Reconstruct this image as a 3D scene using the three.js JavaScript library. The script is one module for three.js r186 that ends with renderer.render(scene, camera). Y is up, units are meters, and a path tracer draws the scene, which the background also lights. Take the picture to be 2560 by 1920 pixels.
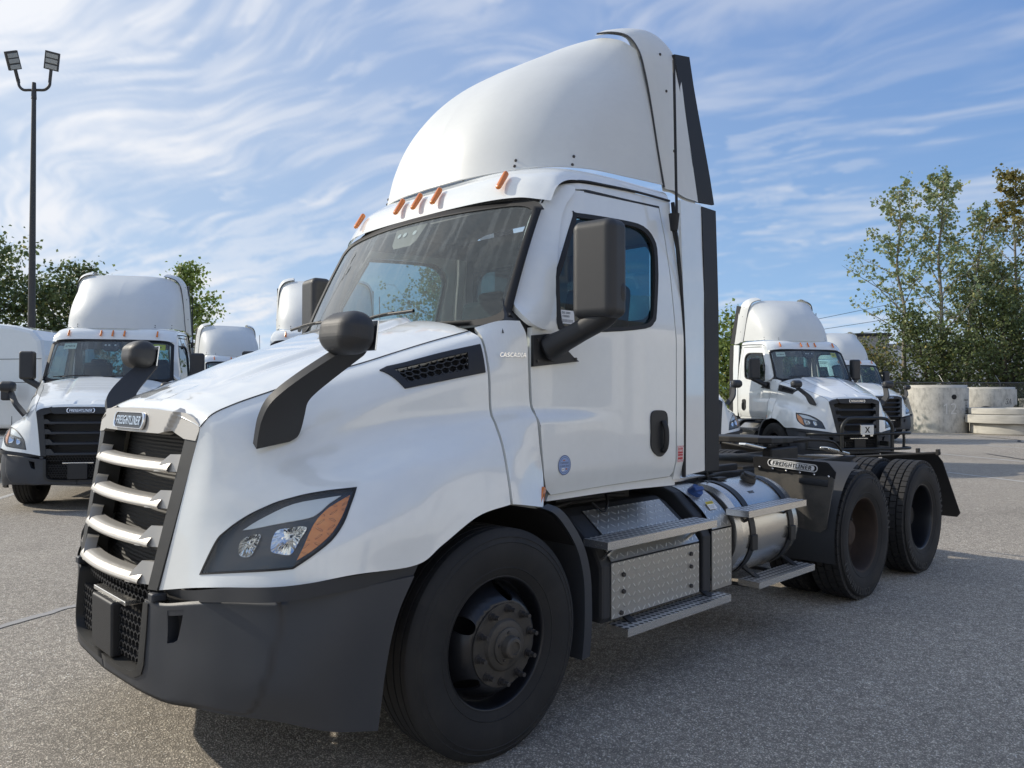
import * as THREE from 'three';
import { RoundedBoxGeometry } from 'three/addons/geometries/RoundedBoxGeometry.js';
import { mergeGeometries, mergeVertices, toCreasedNormals } from 'three/addons/utils/BufferGeometryUtils.js';
import { FontLoader } from 'three/addons/loaders/FontLoader.js';
import { TextGeometry } from 'three/addons/geometries/TextGeometry.js';
// ---------------------------------------------------------------- camera, sky, sun, exposure
const scene = new THREE.Scene();
const camera = new THREE.PerspectiveCamera(52.578, 4 / 3, .05, 3000);
camera.position.set(-2.3811, 1.6044, 3.7009);
camera.lookAt(-2.3811 + Math.cos(.0142) * Math.cos(.8009), 1.6044 + Math.sin(.0142), 3.7009 - Math.cos(.0142) * Math.sin(.8009));
camera.rotateZ(.0015); camera.updateMatrixWorld();
const renderer = new THREE.WebGLRenderer({ antialias: true });
renderer.setSize(1024, 768); renderer.shadowMap.enabled = true;
renderer.toneMapping = THREE.LinearToneMapping; renderer.toneMappingExposure = 1.38;
const SUN = new THREE.Vector3(-.84, 1, -1.45).normalize();
const sun = new THREE.DirectionalLight(new THREE.Color(1, .92,  .79), 2.75);
sun.position.copy(SUN).multiplyScalar(60); sun.castShadow = true; sun.shadow.mapSize.set(4096, 4096);
Object.assign(sun.shadow.camera, { left: -45, right: 45, top: 45, bottom: -45, near: 1, far: 140 });
scene.add(sun, sun.target);
{ // a fair autumn sky: deep blue away from the sun, hazier towards it, streaks of cirrus
  const W = 3072, H = 1536, data = new Float32Array(W * H * 4), n1 = tileNoise(11, 256), n2 = tileNoise(23, 256);
  const fb = (n, x, y, o) => { let s = 0, a = .5, t = 0; for (let k = 0; k < o; k++) { s += a * n(x, y); t += a; x = x * 2.03 + 17.1; y = y * 2.03 + 5.7; a *= .52; } return s / t; };
  const ca = Math.cos(1.29), sa = Math.sin(1.29);
  for (let j = 0; j < H; j++) {
    const el = ((j + .5) / H - .5) * Math.PI, y = Math.sin(el), c = Math.cos(el);
    for (let i = 0; i < W; i++) {
      const az = ((i + .5) / W - .5) * 2 * Math.PI, x = Math.cos(az) * c, z = Math.sin(az) * c, o = (j * W + i) * 4;
      const yy = Math.max(y, 0), g = clamp(x * SUN.x + y * SUN.y + z * SUN.z, -1, 1), ang = Math.acos(g);
      const k = Math.pow(1 - yy, 3.4), hz = Math.exp(-ang * 1.35);
      let r = lerp(.050, .28, k), gg = lerp(.140, .47, k), b = lerp(.385, .68, k);
      const w = clamp(hz * 2.3 - .16);
      r = lerp(r, .58, w * .75); gg = lerp(gg, .65, w * .75); b = lerp(b, .72, w * .75);
      if (y > -.02) {
        const q = 1 / (yy + .12); const px = x * q, pz = z * q, u = px * ca + pz * sa, v = -px * sa + pz * ca;
        const wa = fb(n2, u * .6 + 40, v * .6 + 11, 4) - .5, wb = fb(n2, u * .6 + 91, v * .6 + 63, 4) - .5;
        const U = u + wa * .9, Vv = v + wb * .75;
        const big = fb(n1, U * .5 + 7, Vv * .75 + 3, 4);
        const ridge = 1 - Math.abs(2 * fb(n1, U * .8 + 20, Vv * 3.2 + 50, 5) - 1), fil = 1 - Math.abs(2 * fb(n2, U * 1.6 + wb * 2, Vv * 9 + wa * 2 + 9, 5) - 1), fine = fb(n1, U * 5 + wa * 5, Vv * 26 + wb * 12, 5), puff = fb(n2, u * 7 + wa * 9 + 9, v * 10 + wb * 9, 5);
        const cov = sstep(.38, .60, big);
        const soft = fb(n1, U * .7 + 60, Vv * 3.4 + 15, 6);
        let d = cov * (.16 + .62 * sstep(.36, .66, soft * .6 + fine * .4) + .22 * sstep(.72, .97, fil) + .55 * (puff - .5)) + (1 - cov) * (.40 * sstep(.46, .70, soft * .65 + fine * .35) + .28 * sstep(.78, .97, ridge * .5 + fil * .5) * sstep(.4, .6, puff) + .12 * (puff - .5));
        d = Math.max(0, d);
        d *= lerp(.50, 1.3, clamp(hz * 2.8)) * sstep(-.02, .06, y);
        d = clamp(d, 0, .93); const cl = lerp(.56, .72, clamp(hz * 2));
        r = lerp(r, cl * .98, d); gg = lerp(gg, cl, d); b = lerp(b, cl * 1.05, d);
      } else { const t = clamp(-y * 6); r = lerp(r, .22, t); gg = lerp(gg, .21, t); b = lerp(b, .2, t); }
      data[o] = r; data[o + 1] = gg; data[o + 2] = b; data[o + 3] = 1;
    }
  }
  const sky = new THREE.DataTexture(data, W, H, THREE.RGBAFormat, THREE.FloatType);
  sky.mapping = THREE.EquirectangularReflectionMapping; sky.magFilter = sky.minFilter = THREE.LinearFilter; sky.needsUpdate = true;
  scene.background = sky; scene.environment = sky;
}
// ---------------------------------------------------------------- helpers
const V = (x, y, z) => new THREE.Vector3(x, y, z);
function lerp(a, b, t) { return a + (b - a) * t; }
function clamp(x, a = 0, b = 1) { return Math.min(b, Math.max(a, x)); }
function sstep(a, b, x) { const t = clamp((x - a) / (b - a)); return t * t * (3 - 2 * t); }
function rng(seed) { let s = seed >>> 0; return () => { s = (s + 0x6D2B79F5) >>> 0; let t = s; t = Math.imul(t ^ (t >>> 15), t | 1); t ^= t + Math.imul(t ^ (t >>> 7), t | 61); return ((t ^ (t >>> 14)) >>> 0) / 4294967296; }; }
const cr = (a, b, c, d, t) => 0.5 * ((2 * b) + (c - a) * t + (2 * a - 5 * b + 4 * c - d) * t * t + (3 * b - a - 3 * c + d) * t * t * t);
// table look-up, monotone cubic-ish
function table(T, x, k) {
  let i = 0; while (i < T.length - 2 && x > T[i + 1][0]) i++;
  const t = clamp((x - T[i][0]) / (T[i + 1][0] - T[i][0]));
  const a = T[Math.max(0, i - 1)][k], b = T[i][k], c = T[i + 1][k], d = T[Math.min(T.length - 1, i + 2)][k];
  return cr(a, b, c, d, t);
}
// control net [column][row][xyz] -> smooth surface f(u, v), u along columns, v along rows, both 0..1
function netSurface(N) {
  const nc = N.length, nr = N[0].length;
  return (u, v) => {
    const fu = clamp(u) * (nc - 1), fv = clamp(v) * (nr - 1);
    const i = Math.min(nc - 2, Math.floor(fu)), j = Math.min(nr - 2, Math.floor(fv)), a = fu - i, b = fv - j, o = [0, 0, 0];
    for (let k = 0; k < 3; k++) {
      const q = [];
      for (let m = -1; m <= 2; m++) {
        const C = N[clamp(i + m, 0, nc - 1)];
        const g = r => { if (r < 0) return 2 * C[0][k] - C[1][k]; if (r > nr - 1) return 2 * C[nr - 1][k] - C[nr - 2][k]; return C[r][k]; };
        q.push(cr(g(j - 1), g(j), g(j + 1), g(j + 2), b));
      }
      if (i === 0) q[0] = 2 * q[1] - q[2];
      if (i === nc - 2) q[3] = 2 * q[2] - q[1];
      o[k] = cr(q[0], q[1], q[2], q[3], a);
    }
    return V(o[0], o[1], o[2]);
  };
}
function normalAt(f, u, v, e = 2e-3) {
  const a = f(u + e, v).sub(f(u - e, v)), b = f(u, v + e).sub(f(u, v - e));
  return a.cross(b).normalize();
}
const offsetSurface = (f, d, e) => (u, v) => f(u, v).addScaledVector(normalAt(f, u, v, e), d);
function geoFrom(pos, idx, uv, nor) {
  const g = new THREE.BufferGeometry();
  g.setAttribute('position', new THREE.Float32BufferAttribute(pos, 3));
  if (uv) g.setAttribute('uv', new THREE.Float32BufferAttribute(uv, 2));
  g.setIndex(idx);
  if (nor) g.setAttribute('normal', new THREE.Float32BufferAttribute(nor, 3)); else g.computeVertexNormals();
  return g;
}
// regular grid over f on [0,1]^2
function gridGeo(f, nu, nv, su = 1, sv = 1) {
  const pos = [], uv = [], idx = [];
  for (let i = 0; i <= nu; i++) for (let j = 0; j <= nv; j++) { const p = f(i / nu, j / nv); pos.push(p.x, p.y, p.z); uv.push(i / nu * su, j / nv * sv); }
  for (let i = 0; i < nu; i++) for (let j = 0; j < nv; j++) { const a = i * (nv + 1) + j, b = a + nv + 1; idx.push(a, b, b + 1, a, b + 1, a + 1); }
  return geoFrom(pos, idx, uv);
}
function clipHalf(P, ax, val, keepGreater) {
  const out = [], n = P.length;
  for (let i = 0; i < n; i++) {
    const a = P[i], b = P[(i + 1) % n], da = keepGreater ? a[ax] - val : val - a[ax], db = keepGreater ? b[ax] - val : val - b[ax];
    if (da >= 0) out.push(a);
    if ((da > 0 && db < 0) || (da < 0 && db > 0)) { const t = da / (da - db), q = [lerp(a[0], b[0], t), lerp(a[1], b[1], t)]; q[ax] = val; out.push(q); }
  }
  return out;
}
const area2 = P => { let s = 0; for (let i = 0; i < P.length; i++) { const a = P[i], b = P[(i + 1) % P.length]; s += a[0] * b[1] - b[0] * a[1]; } return s / 2; };
function keyhole(outline, holes) {
  let P = outline.slice(); if (area2(P) < 0) P.reverse();
  for (const h0 of holes) {
    const h = h0.slice(); if (area2(h) > 0) h.reverse();
    let best = 1e9, bi = 0, bj = 0;
    for (let i = 0; i < P.length; i++) for (let j = 0; j < h.length; j++) { const d = (P[i][0] - h[j][0]) ** 2 + (P[i][1] - h[j][1]) ** 2; if (d < best) { best = d; bi = i; bj = j; } }
    const hh = [...h.slice(bj), ...h.slice(0, bj + 1)];
    P = [...P.slice(0, bi + 1), ...hh, ...P.slice(bi)];
  }
  return P;
}
// a sheet: the 2D region (outline minus holes) laid on surface f, cells of size cu x cv, edges turned back by `lip`
function panel(outline, holes, f, cu, cv, { lip = 0, holeLip = lip, scale = 1, flip = false, uvs = 1, e = 2e-3 } = {}) {
  const P = keyhole(outline, holes);
  let u0 = 1e9, u1 = -1e9, v0 = 1e9, v1 = -1e9;
  for (const p of P) { u0 = Math.min(u0, p[0]); u1 = Math.max(u1, p[0]); v0 = Math.min(v0, p[1]); v1 = Math.max(v1, p[1]); }
  const pos = [], nor = [], uv = [], idx = [], seen = new Map(), s = flip ? -1 : 1;
  const vert = q => {
    const k = Math.round(q[0] * 1e5) + '_' + Math.round(q[1] * 1e5);
    if (seen.has(k)) return seen.get(k);
    const p = f(q[0], q[1]), n = normalAt(f, q[0], q[1], e).multiplyScalar(s), id = pos.length / 3;
    pos.push(p.x, p.y, p.z); nor.push(n.x, n.y, n.z); uv.push(q[0] * uvs, q[1] * uvs); seen.set(k, id); return id;
  };
  const nu = Math.max(1, Math.ceil((u1 - u0) / cu)), nv = Math.max(1, Math.ceil((v1 - v0) / cv));
  for (let i = 0; i < nu; i++) {
    const a = u0 + (u1 - u0) * i / nu, b = u0 + (u1 - u0) * (i + 1) / nu;
    let S = P; if (i > 0) S = clipHalf(S, 0, a, true); if (i < nu - 1) S = clipHalf(S, 0, b, false);
    if (S.length < 3) continue;
    for (let j = 0; j < nv; j++) {
      const c = v0 + (v1 - v0) * j / nv, d = v0 + (v1 - v0) * (j + 1) / nv;
      let C = S; if (j > 0) C = clipHalf(C, 1, c, true); if (j < nv - 1) C = clipHalf(C, 1, d, false);
      C = C.filter((p, k) => { const q = C[(k + 1) % C.length]; return Math.abs(p[0] - q[0]) + Math.abs(p[1] - q[1]) > 1e-7; });
      if (C.length < 3 || area2(C) < 1e-9) continue;
      const T = THREE.ShapeUtils.triangulateShape(C.map(p => new THREE.Vector2(p[0], p[1])), []);
      for (const t of T) {
        const q = t.map(k => C[k]); const ar = area2(q); if (Math.abs(ar) < 1e-10) continue;
        const w = q.map(vert); if ((ar > 0) === (s > 0)) idx.push(w[0], w[1], w[2]); else idx.push(w[0], w[2], w[1]);
      }
    }
  }
  const G = [geoFrom(pos, idx, uv, nor)];
  const edge = (poly, depth) => {
    if (!depth) return;
    const lp = [], li = [], lu = []; const n = poly.length; let len = 0; const pr = [];
    for (let i = 0; i < n; i++) { const a = poly[i], b = poly[(i + 1) % n], L = Math.hypot((b[0] - a[0]) / cu, (b[1] - a[1]) / cv), k = Math.max(1, Math.ceil(L)); for (let m = 0; m < k; m++) pr.push([lerp(a[0], b[0], m / k), lerp(a[1], b[1], m / k)]); }
    for (let i = 0; i <= pr.length; i++) { const q = pr[i % pr.length], p = f(q[0], q[1]), nn = normalAt(f, q[0], q[1], e).multiplyScalar(s), r = p.clone().addScaledVector(nn, -depth); lp.push(p.x, p.y, p.z, r.x, r.y, r.z); lu.push(i * .02, 0, i * .02, depth); }
    for (let i = 0; i < pr.length; i++) { const a = i * 2; li.push(a, a + 1, a + 3, a, a + 3, a + 2); }
    G.push(geoFrom(lp, li, lu));
  };
  edge(outline, lip); for (const h of holes) edge(h, holeLip);
  return merge(G);
}
function merge(list) {
  const L = list.map(g => { let q = g.index ? g : (() => { const c = g.clone(); const n = c.attributes.position.count, ix = []; for (let i = 0; i < n; i++) ix.push(i); c.setIndex(ix); return c; })();
    q = q.clone(); for (const k of Object.keys(q.attributes)) if (!['position', 'normal', 'uv'].includes(k)) q.deleteAttribute(k);
    if (!q.attributes.normal) q.computeVertexNormals();
    if (!q.attributes.uv) q.setAttribute('uv', new THREE.Float32BufferAttribute(new Float32Array(q.attributes.position.count * 2), 2));
    q.clearGroups(); q.morphAttributes = {}; return q; });
  return L.length === 1 ? L[0] : mergeGeometries(L, false);
}
function mir(g) {                                                     // the same piece on the other side of the truck
  const q = g.clone(), p = q.attributes.position, n = q.attributes.normal;
  for (let i = 0; i < p.count; i++) { p.setZ(i, -p.getZ(i)); if (n) n.setZ(i, -n.getZ(i)); }
  if (!q.index) { const ix = []; for (let i = 0; i < p.count; i++) ix.push(i); q.setIndex(ix); }
  { const a = q.index.array; for (let i = 0; i < a.length; i += 3) { const t = a[i + 1]; a[i + 1] = a[i + 2]; a[i + 2] = t; } }
  return q;
}
function box(w, h, d, x = 0, y = 0, z = 0, r = 0, rot) {
  const m = Math.min(w, h, d) * .49;
  const g = r ? new RoundedBoxGeometry(w, h, d, 2, Math.min(r, m)) : new THREE.BoxGeometry(w, h, d);
  if (rot) g.rotateX(rot[0] || 0).rotateY(rot[1] || 0).rotateZ(rot[2] || 0);
  return g.translate(x, y, z);
}
function tube(pts, r, seg = 24, rad = 8, closed = false) {
  const c = new THREE.CatmullRomCurve3(pts.map(p => Array.isArray(p) ? V(...p) : p), closed, 'centripetal');
  return new THREE.TubeGeometry(c, seg, r, rad, closed);
}
// straight polyline of round bars
function rod(a, b, r, rad = 8) {
  const A = V(...a), B = V(...b), d = B.clone().sub(A), g = new THREE.CylinderGeometry(r, r, d.length(), rad);
  g.applyQuaternion(new THREE.Quaternion().setFromUnitVectors(V(0, 1, 0), d.clone().normalize()));
  const m = A.add(B).multiplyScalar(.5); return g.translate(m.x, m.y, m.z);
}
// sweep a rounded section [w, h] along a path; frames keep `up`
function sweep(path, sect, n = 24, m = 16, up = V(0, 1, 0), pw = 3) {
  const c = new THREE.CatmullRomCurve3(path.map(p => V(...p)), false, 'centripetal'), pos = [], idx = [], uv = [];
  for (let i = 0; i <= n; i++) {
    const t = i / n, p = c.getPointAt(t), T = c.getTangentAt(t), S = T.clone().cross(up).normalize(), U = S.clone().cross(T).normalize();
    const fi = t * (sect.length - 1), k = Math.min(sect.length - 2, Math.floor(fi)), a = fi - k, w = lerp(sect[k][0], sect[k + 1][0], a) / 2, h = lerp(sect[k][1], sect[k + 1][1], a) / 2;
    for (let j = 0; j <= m; j++) {
      const an = j / m * Math.PI * 2, cs = Math.cos(an), sn = Math.sin(an), q = Math.pow(Math.pow(Math.abs(cs), pw) + Math.pow(Math.abs(sn), pw), -1 / pw);
      const P = p.clone().addScaledVector(S, cs * q * w).addScaledVector(U, sn * q * h); pos.push(P.x, P.y, P.z); uv.push(j / m, t);
    }
  }
  const r = m + 1; for (let i = 0; i < n; i++) for (let j = 0; j < m; j++) { const a = i * r + j; idx.push(a, a + 1, a + r + 1, a, a + r + 1, a + r); }
  for (const e of [0, n]) { const o = e * r, p = c.getPointAt(e / n); const id = pos.length / 3; pos.push(p.x, p.y, p.z); uv.push(.5, .5); for (let j = 0; j < m; j++) e ? idx.push(id, o + j, o + j + 1) : idx.push(id, o + j + 1, o + j); }
  return geoFrom(pos, idx, uv);
}
// prism: polygon in a plane, thickness along the third axis; axes e.g. 'xy' -> z
function prism(poly, t, { axes = 'xy', at = 0, bevel = 0, holes = [] } = {}) {
  const s = new THREE.Shape(poly.map(p => new THREE.Vector2(...p))); for (const h of holes) s.holes.push(new THREE.Path(h.map(p => new THREE.Vector2(...p))));
  const g = new THREE.ExtrudeGeometry(s, { depth: t - 2 * bevel, bevelEnabled: bevel > 0, bevelThickness: bevel, bevelSize: bevel, bevelOffset: -bevel, bevelSegments: 2, curveSegments: 10 });
  g.translate(0, 0, bevel);
  if (axes === 'xy') return g.translate(0, 0, at);
  const p = g.attributes.position, n = g.attributes.normal;
  for (const A of [p, n]) for (let i = 0; i < A.count; i++) { const a = A.getX(i), b = A.getY(i), c = A.getZ(i); if (axes === 'zy') A.setXYZ(i, c, b, a); else A.setXYZ(i, a, c, b); }
  const m = p.array; for (let i = 0; i < p.count; i += 3) for (const A of [p.array, n.array, g.attributes.uv.array]) { const k = A === g.attributes.uv.array ? 2 : 3; for (let q = 0; q < k; q++) { const t2 = A[(i + 1) * k + q]; A[(i + 1) * k + q] = A[(i + 2) * k + q]; A[(i + 2) * k + q] = t2; } }
  if (axes === 'zy') g.translate(at, 0, 0); else g.translate(0, at, 0);
  return g;
}
const rrect = (x0, y0, x1, y1, r, n = 5) => { const o = []; const R = Array.isArray(r) ? r : [r, r, r, r]; const C = [[x1 - R[0], y0 + R[0], -90, R[0]], [x1 - R[1], y1 - R[1], 0, R[1]], [x0 + R[2], y1 - R[2], 90, R[2]], [x0 + R[3], y0 + R[3], 180, R[3]]]; for (const [cx, cy, a, q] of C) for (let i = 0; i <= n; i++) { const t = (a + 90 * i / n) * Math.PI / 180; o.push([cx + q * Math.cos(t), cy + q * Math.sin(t)]); } return o; };
// smooth closed outline through points; a point with a third entry keeps its corner
function smoothLoop(P, n = 4) {
  const o = [], N = P.length;
  for (let i = 0; i < N; i++) {
    const a = P[(i - 1 + N) % N], b = P[i], c = P[(i + 1) % N], d = P[(i + 2) % N];
    const A = b[2] ? [2 * b[0] - c[0], 2 * b[1] - c[1]] : a, D = c[2] ? [2 * c[0] - b[0], 2 * c[1] - b[1]] : d;
    for (let k = 0; k < n; k++) { const t = k / n; o.push([cr(A[0], b[0], c[0], D[0], t), cr(A[1], b[1], c[1], D[1], t)]); }
  }
  return o;
}
function lathe(pts, seg = 48) {                                        // profile [radius, z], turned about the z axis
  const g = new THREE.LatheGeometry(pts.map(p => new THREE.Vector2(p[0], p[1])), seg); return g.rotateX(Math.PI / 2);
}
const names = {};
function numbered(n) { const k = names[n] = (names[n] ?? -1) + 1; return k ? `${n}_${String(k).padStart(3, '0')}` : n; }
function mesh(name, geo, mat, parent) { const m = new THREE.Mesh(geo, mat); m.name = name; m.castShadow = m.receiveShadow = true; if (parent) parent.add(m); return m; }
function node(name, parent, p = [0, 0, 0]) { const g = new THREE.Group(); g.name = name; g.position.set(...p); if (parent) parent.add(g); return g; }
function thing(name, label, category, p = [0, 0, 0], yaw = 0, group) {
  const g = node(numbered(name), scene, p); g.rotation.y = yaw; g.userData = { label, category }; if (group) g.userData.group = group; return g;
}
function tagged(o, label, category, group) { o.name = numbered(o.name); o.userData.label = label; o.userData.category = category; if (group) o.userData.group = group; scene.add(o); return o; }
function structure(name, geo, mat) { const m = mesh(numbered(name), geo, mat, scene); m.userData.kind = 'structure'; return m; }
// value noise for textures, tileable
function tileNoise(seed, n) { const r = rng(seed), a = new Float32Array(n * n); for (let i = 0; i < a.length; i++) a[i] = r(); return (x, y) => { const xi = Math.floor(x), yi = Math.floor(y); let fx = x - xi, fy = y - yi; fx = fx * fx * (3 - 2 * fx); fy = fy * fy * (3 - 2 * fy); const m = (i, j) => a[(((j % n) + n) % n) * n + (((i % n) + n) % n)]; return lerp(lerp(m(xi, yi), m(xi + 1, yi), fx), lerp(m(xi, yi + 1), m(xi + 1, yi + 1), fx), fy); }; }
function dataTex(n, fn, srgb = false, m = n) {
  const d = new Uint8Array(n * m * 4); for (let j = 0; j < m; j++) for (let i = 0; i < n; i++) { const c = fn(i / n, j / m), o = (j * n + i) * 4; for (let k = 0; k < 3; k++) d[o + k] = clamp((Array.isArray(c) ? c[k] : c)) * 255; d[o + 3] = Array.isArray(c) && c.length > 3 ? clamp(c[3]) * 255 : 255; }
  const t = new THREE.DataTexture(d, n, m); t.wrapS = t.wrapT = THREE.RepeatWrapping; t.magFilter = THREE.LinearFilter; t.minFilter = THREE.LinearMipmapLinearFilter; t.generateMipmaps = true; if (srgb) t.colorSpace = THREE.SRGBColorSpace; t.needsUpdate = true; return t;
}
function canvasTex(w, h, draw) { const c = document.createElement('canvas'); c.width = w; c.height = h; draw(c.getContext('2d'), w, h); const t = new THREE.CanvasTexture(c); t.colorSpace = THREE.SRGBColorSpace; return t; }
function rep(t, x, y = x) { const c = t.clone(); c.repeat.set(x, y); c.needsUpdate = true; return c; }
// ---------------------------------------------------------------- body surfaces of the truck (metres: x to the rear from the front axle, y up, z to the driver's side)
const SEAM = [[-1.118, 1.475, .615], [-1.08, 1.522, .628], [-1.0, 1.563, .648], [-.86, 1.615, .68], [-.66, 1.685, .725], [-.45, 1.75, .775], [-.33, 1.79, .80], [-.15, 1.85, .85], [.05, 1.91, .90]];
const FENDER = [
  [[-1.118, 1.475, .615], [-1.122, 1.44, .612], [-1.14, 1.34, .593], [-1.156, 1.25, .577], [-1.174, 1.15, .561], [-1.192, 1.05, .545], [-1.212, .94, .527], [-1.232, .829, .508]],
  [[-1.08, 1.522, .628], [-1.078, 1.47, .67], [-1.088, 1.37, .695], [-1.103, 1.28, .70], [-1.12, 1.18, .705], [-1.137, 1.08, .70], [-1.156, .97, .70], [-1.178, .862, .695]],
  [[-1.0, 1.563, .648], [-.985, 1.505, .72], [-.985, 1.40, .775], [-.99, 1.31, .805], [-1.01, 1.21, .845], [-1.035, 1.11, .855], [-1.075, 1.0, .855], [-1.12, .88, .84]],
  [[-.86, 1.615, .68], [-.85, 1.555, .755], [-.84, 1.45, .83], [-.84, 1.36, .87], [-.855, 1.29, .93], [-.88, 1.20, 1.0], [-.94, 1.05, 1.05], [-.972, .898, 1.065]],
  [[-.66, 1.685, .725], [-.66, 1.63, .80], [-.66, 1.52, .885], [-.66, 1.41, .92], [-.665, 1.335, .99], [-.69, 1.245, 1.11], [-.74, 1.09, 1.18], [-.777, .933, 1.2]],
  [[-.45, 1.75, .775], [-.45, 1.70, .86], [-.45, 1.60, .93], [-.45, 1.465, .955], [-.455, 1.385, 1.02], [-.46, 1.29, 1.125], [-.475, 1.10, 1.19], [-.49, .927, 1.205]],
  [[-.33, 1.79, .80], [-.33, 1.74, .89], [-.33, 1.63, .955], [-.33, 1.49, .975], [-.33, 1.41, 1.035], [-.33, 1.31, 1.135], [-.345, 1.14, 1.185], [-.355, .99, 1.205]],
  [[-.15, 1.85, .85], [-.15, 1.80, .935], [-.15, 1.67, .99], [-.15, 1.51, 1.005], [-.15, 1.435, 1.055], [-.15, 1.34, 1.135], [-.152, 1.20, 1.175], [-.155, 1.085, 1.20]],
  [[.05, 1.91, .90], [.05, 1.86, .985], [.05, 1.71, 1.03], [.05, 1.535, 1.043], [.05, 1.465, 1.08], [.05, 1.37, 1.125], [.05, 1.22, 1.165], [.05, 1.113, 1.185]]];
const fender = netSurface(FENDER);
// ---------------------------------------------------------------- materials
const std = (r, g, b, o = {}) => new THREE.MeshStandardMaterial({ color: new THREE.Color().setRGB(r, g, b), roughness: .6, metalness: 0, side: THREE.DoubleSide, ...o });
const phy = (r, g, b, o = {}) => new THREE.MeshPhysicalMaterial({ color: new THREE.Color().setRGB(r, g, b), roughness: .5, metalness: 0, side: THREE.DoubleSide, ...o });
const nA = tileNoise(3, 64), nB = tileNoise(7, 256);
const tfb = (n, x, y, f, o) => { let s = 0, a = .5, t = 0; for (let k = 0; k < o; k++) { s += a * n(x * f, y * f); t += a; f *= 2; a *= .55; } return s / t; };
const grainTex = dataTex(256, (x, y) => .35 + .5 * nB(x * 256, y * 256) + .2 * (tfb(nA, x, y, 16, 3) - .5));
const dustTex = dataTex(512, (x, y) => { const a = tfb(nA, x, y, 4, 5), b = tfb(nB, x, y, 32, 3), g = .93 + .07 * clamp(a * .7 + b * .5); return [g, g, g]; });
const smudgeTex = dataTex(256, (x, y) => { const a = tfb(nA, x, y, 4, 4); return .55 + .6 * (a - .3); });
const dirtyTex = dataTex(512, (x, y) => { const a = sstep(.35, .75, tfb(nA, x, y, 4, 5)), b = tfb(nB, x, y, 64, 2); const d = a * .6 + b * .3; return [lerp(.5, 1, d), lerp(.5, .94, d), lerp(.5, .86, d)]; });
const lozenge = (x, y) => { let h = 0; for (const [cx, cy, s] of [[.25, .25, 1], [.75, .75, 1], [.75, .25, -1], [.25, .75, -1]]) { let dx = x - cx, dy = y - cy; dx -= Math.round(dx); dy -= Math.round(dy); const u = (dx + s * dy) * .7071, v = (dx * -s + dy) * .7071; h = Math.max(h, 1 - sstep(.7, 1.05, Math.hypot(Math.abs(u) / .2, Math.abs(v) / .06))); } return h; };
const treadColor = dataTex(128, (x, y) => { const h = lozenge(x, y), g = .62 + .38 * h + .08 * (nB(x * 32, y * 32) - .5); return [g, g * .99, g * .96]; });
const treadTex = (() => { // raised lozenges of chequer plate, 5 cm repeat
  return dataTex(128, (x, y) => { let h = 0; for (const [cx, cy, s] of [[.25, .25, 1], [.75, .75, 1], [.75, .25, -1], [.25, .75, -1]]) { let dx = x - cx, dy = y - cy; dx -= Math.round(dx); dy -= Math.round(dy); const u = (dx + s * dy) * .7071, v = (dx * -s + dy) * .7071; const e = Math.abs(u) / .2, f = Math.abs(v) / .055; h = Math.max(h, 1 - sstep(.75, 1.05, Math.hypot(e, f))); } return h; });
})();
const gripTex = dataTex(128, (x, y) => { let dx = x - .5, dy = y - .5; const r = Math.hypot(dx, dy); let h = .5; if (r < .3) h = 0; else if (r < .38) h = 1; for (const [a, b] of [[0, 0], [1, 0], [0, 1], [1, 1]]) { const q = Math.hypot(x - a, y - b); if (q < .16) h = 1; } return h; });
const gripColor = dataTex(128, (x, y) => { const r = Math.hypot(x - .5, y - .5); const c = r < .3 ? .05 : r < .34 ? .6 : .92; return [c, c, c]; });
const filmTex = dataTex(512, (x, y) => { const a = tfb(nA, x, y * .4, 3, 4), st = sstep(.62, .8, nB(x * 90, y * 3 + tfb(nA, x, y, 4, 2) * 3)) * sstep(.2, .9, y), q = 1 - x; const dust = .035 + .13 * sstep(.15, 1, q) * (.55 + .9 * (a - .25)) + .10 * st * (.3 + q) + .03 * nB(x * 128, y * 128); return clamp(1 - dust); });
const scratchTex = dataTex(256, (x, y) => .35 + .3 * nB(x * 4, y * 256) + .2 * tfb(nA, x, y, 8, 3));
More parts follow.
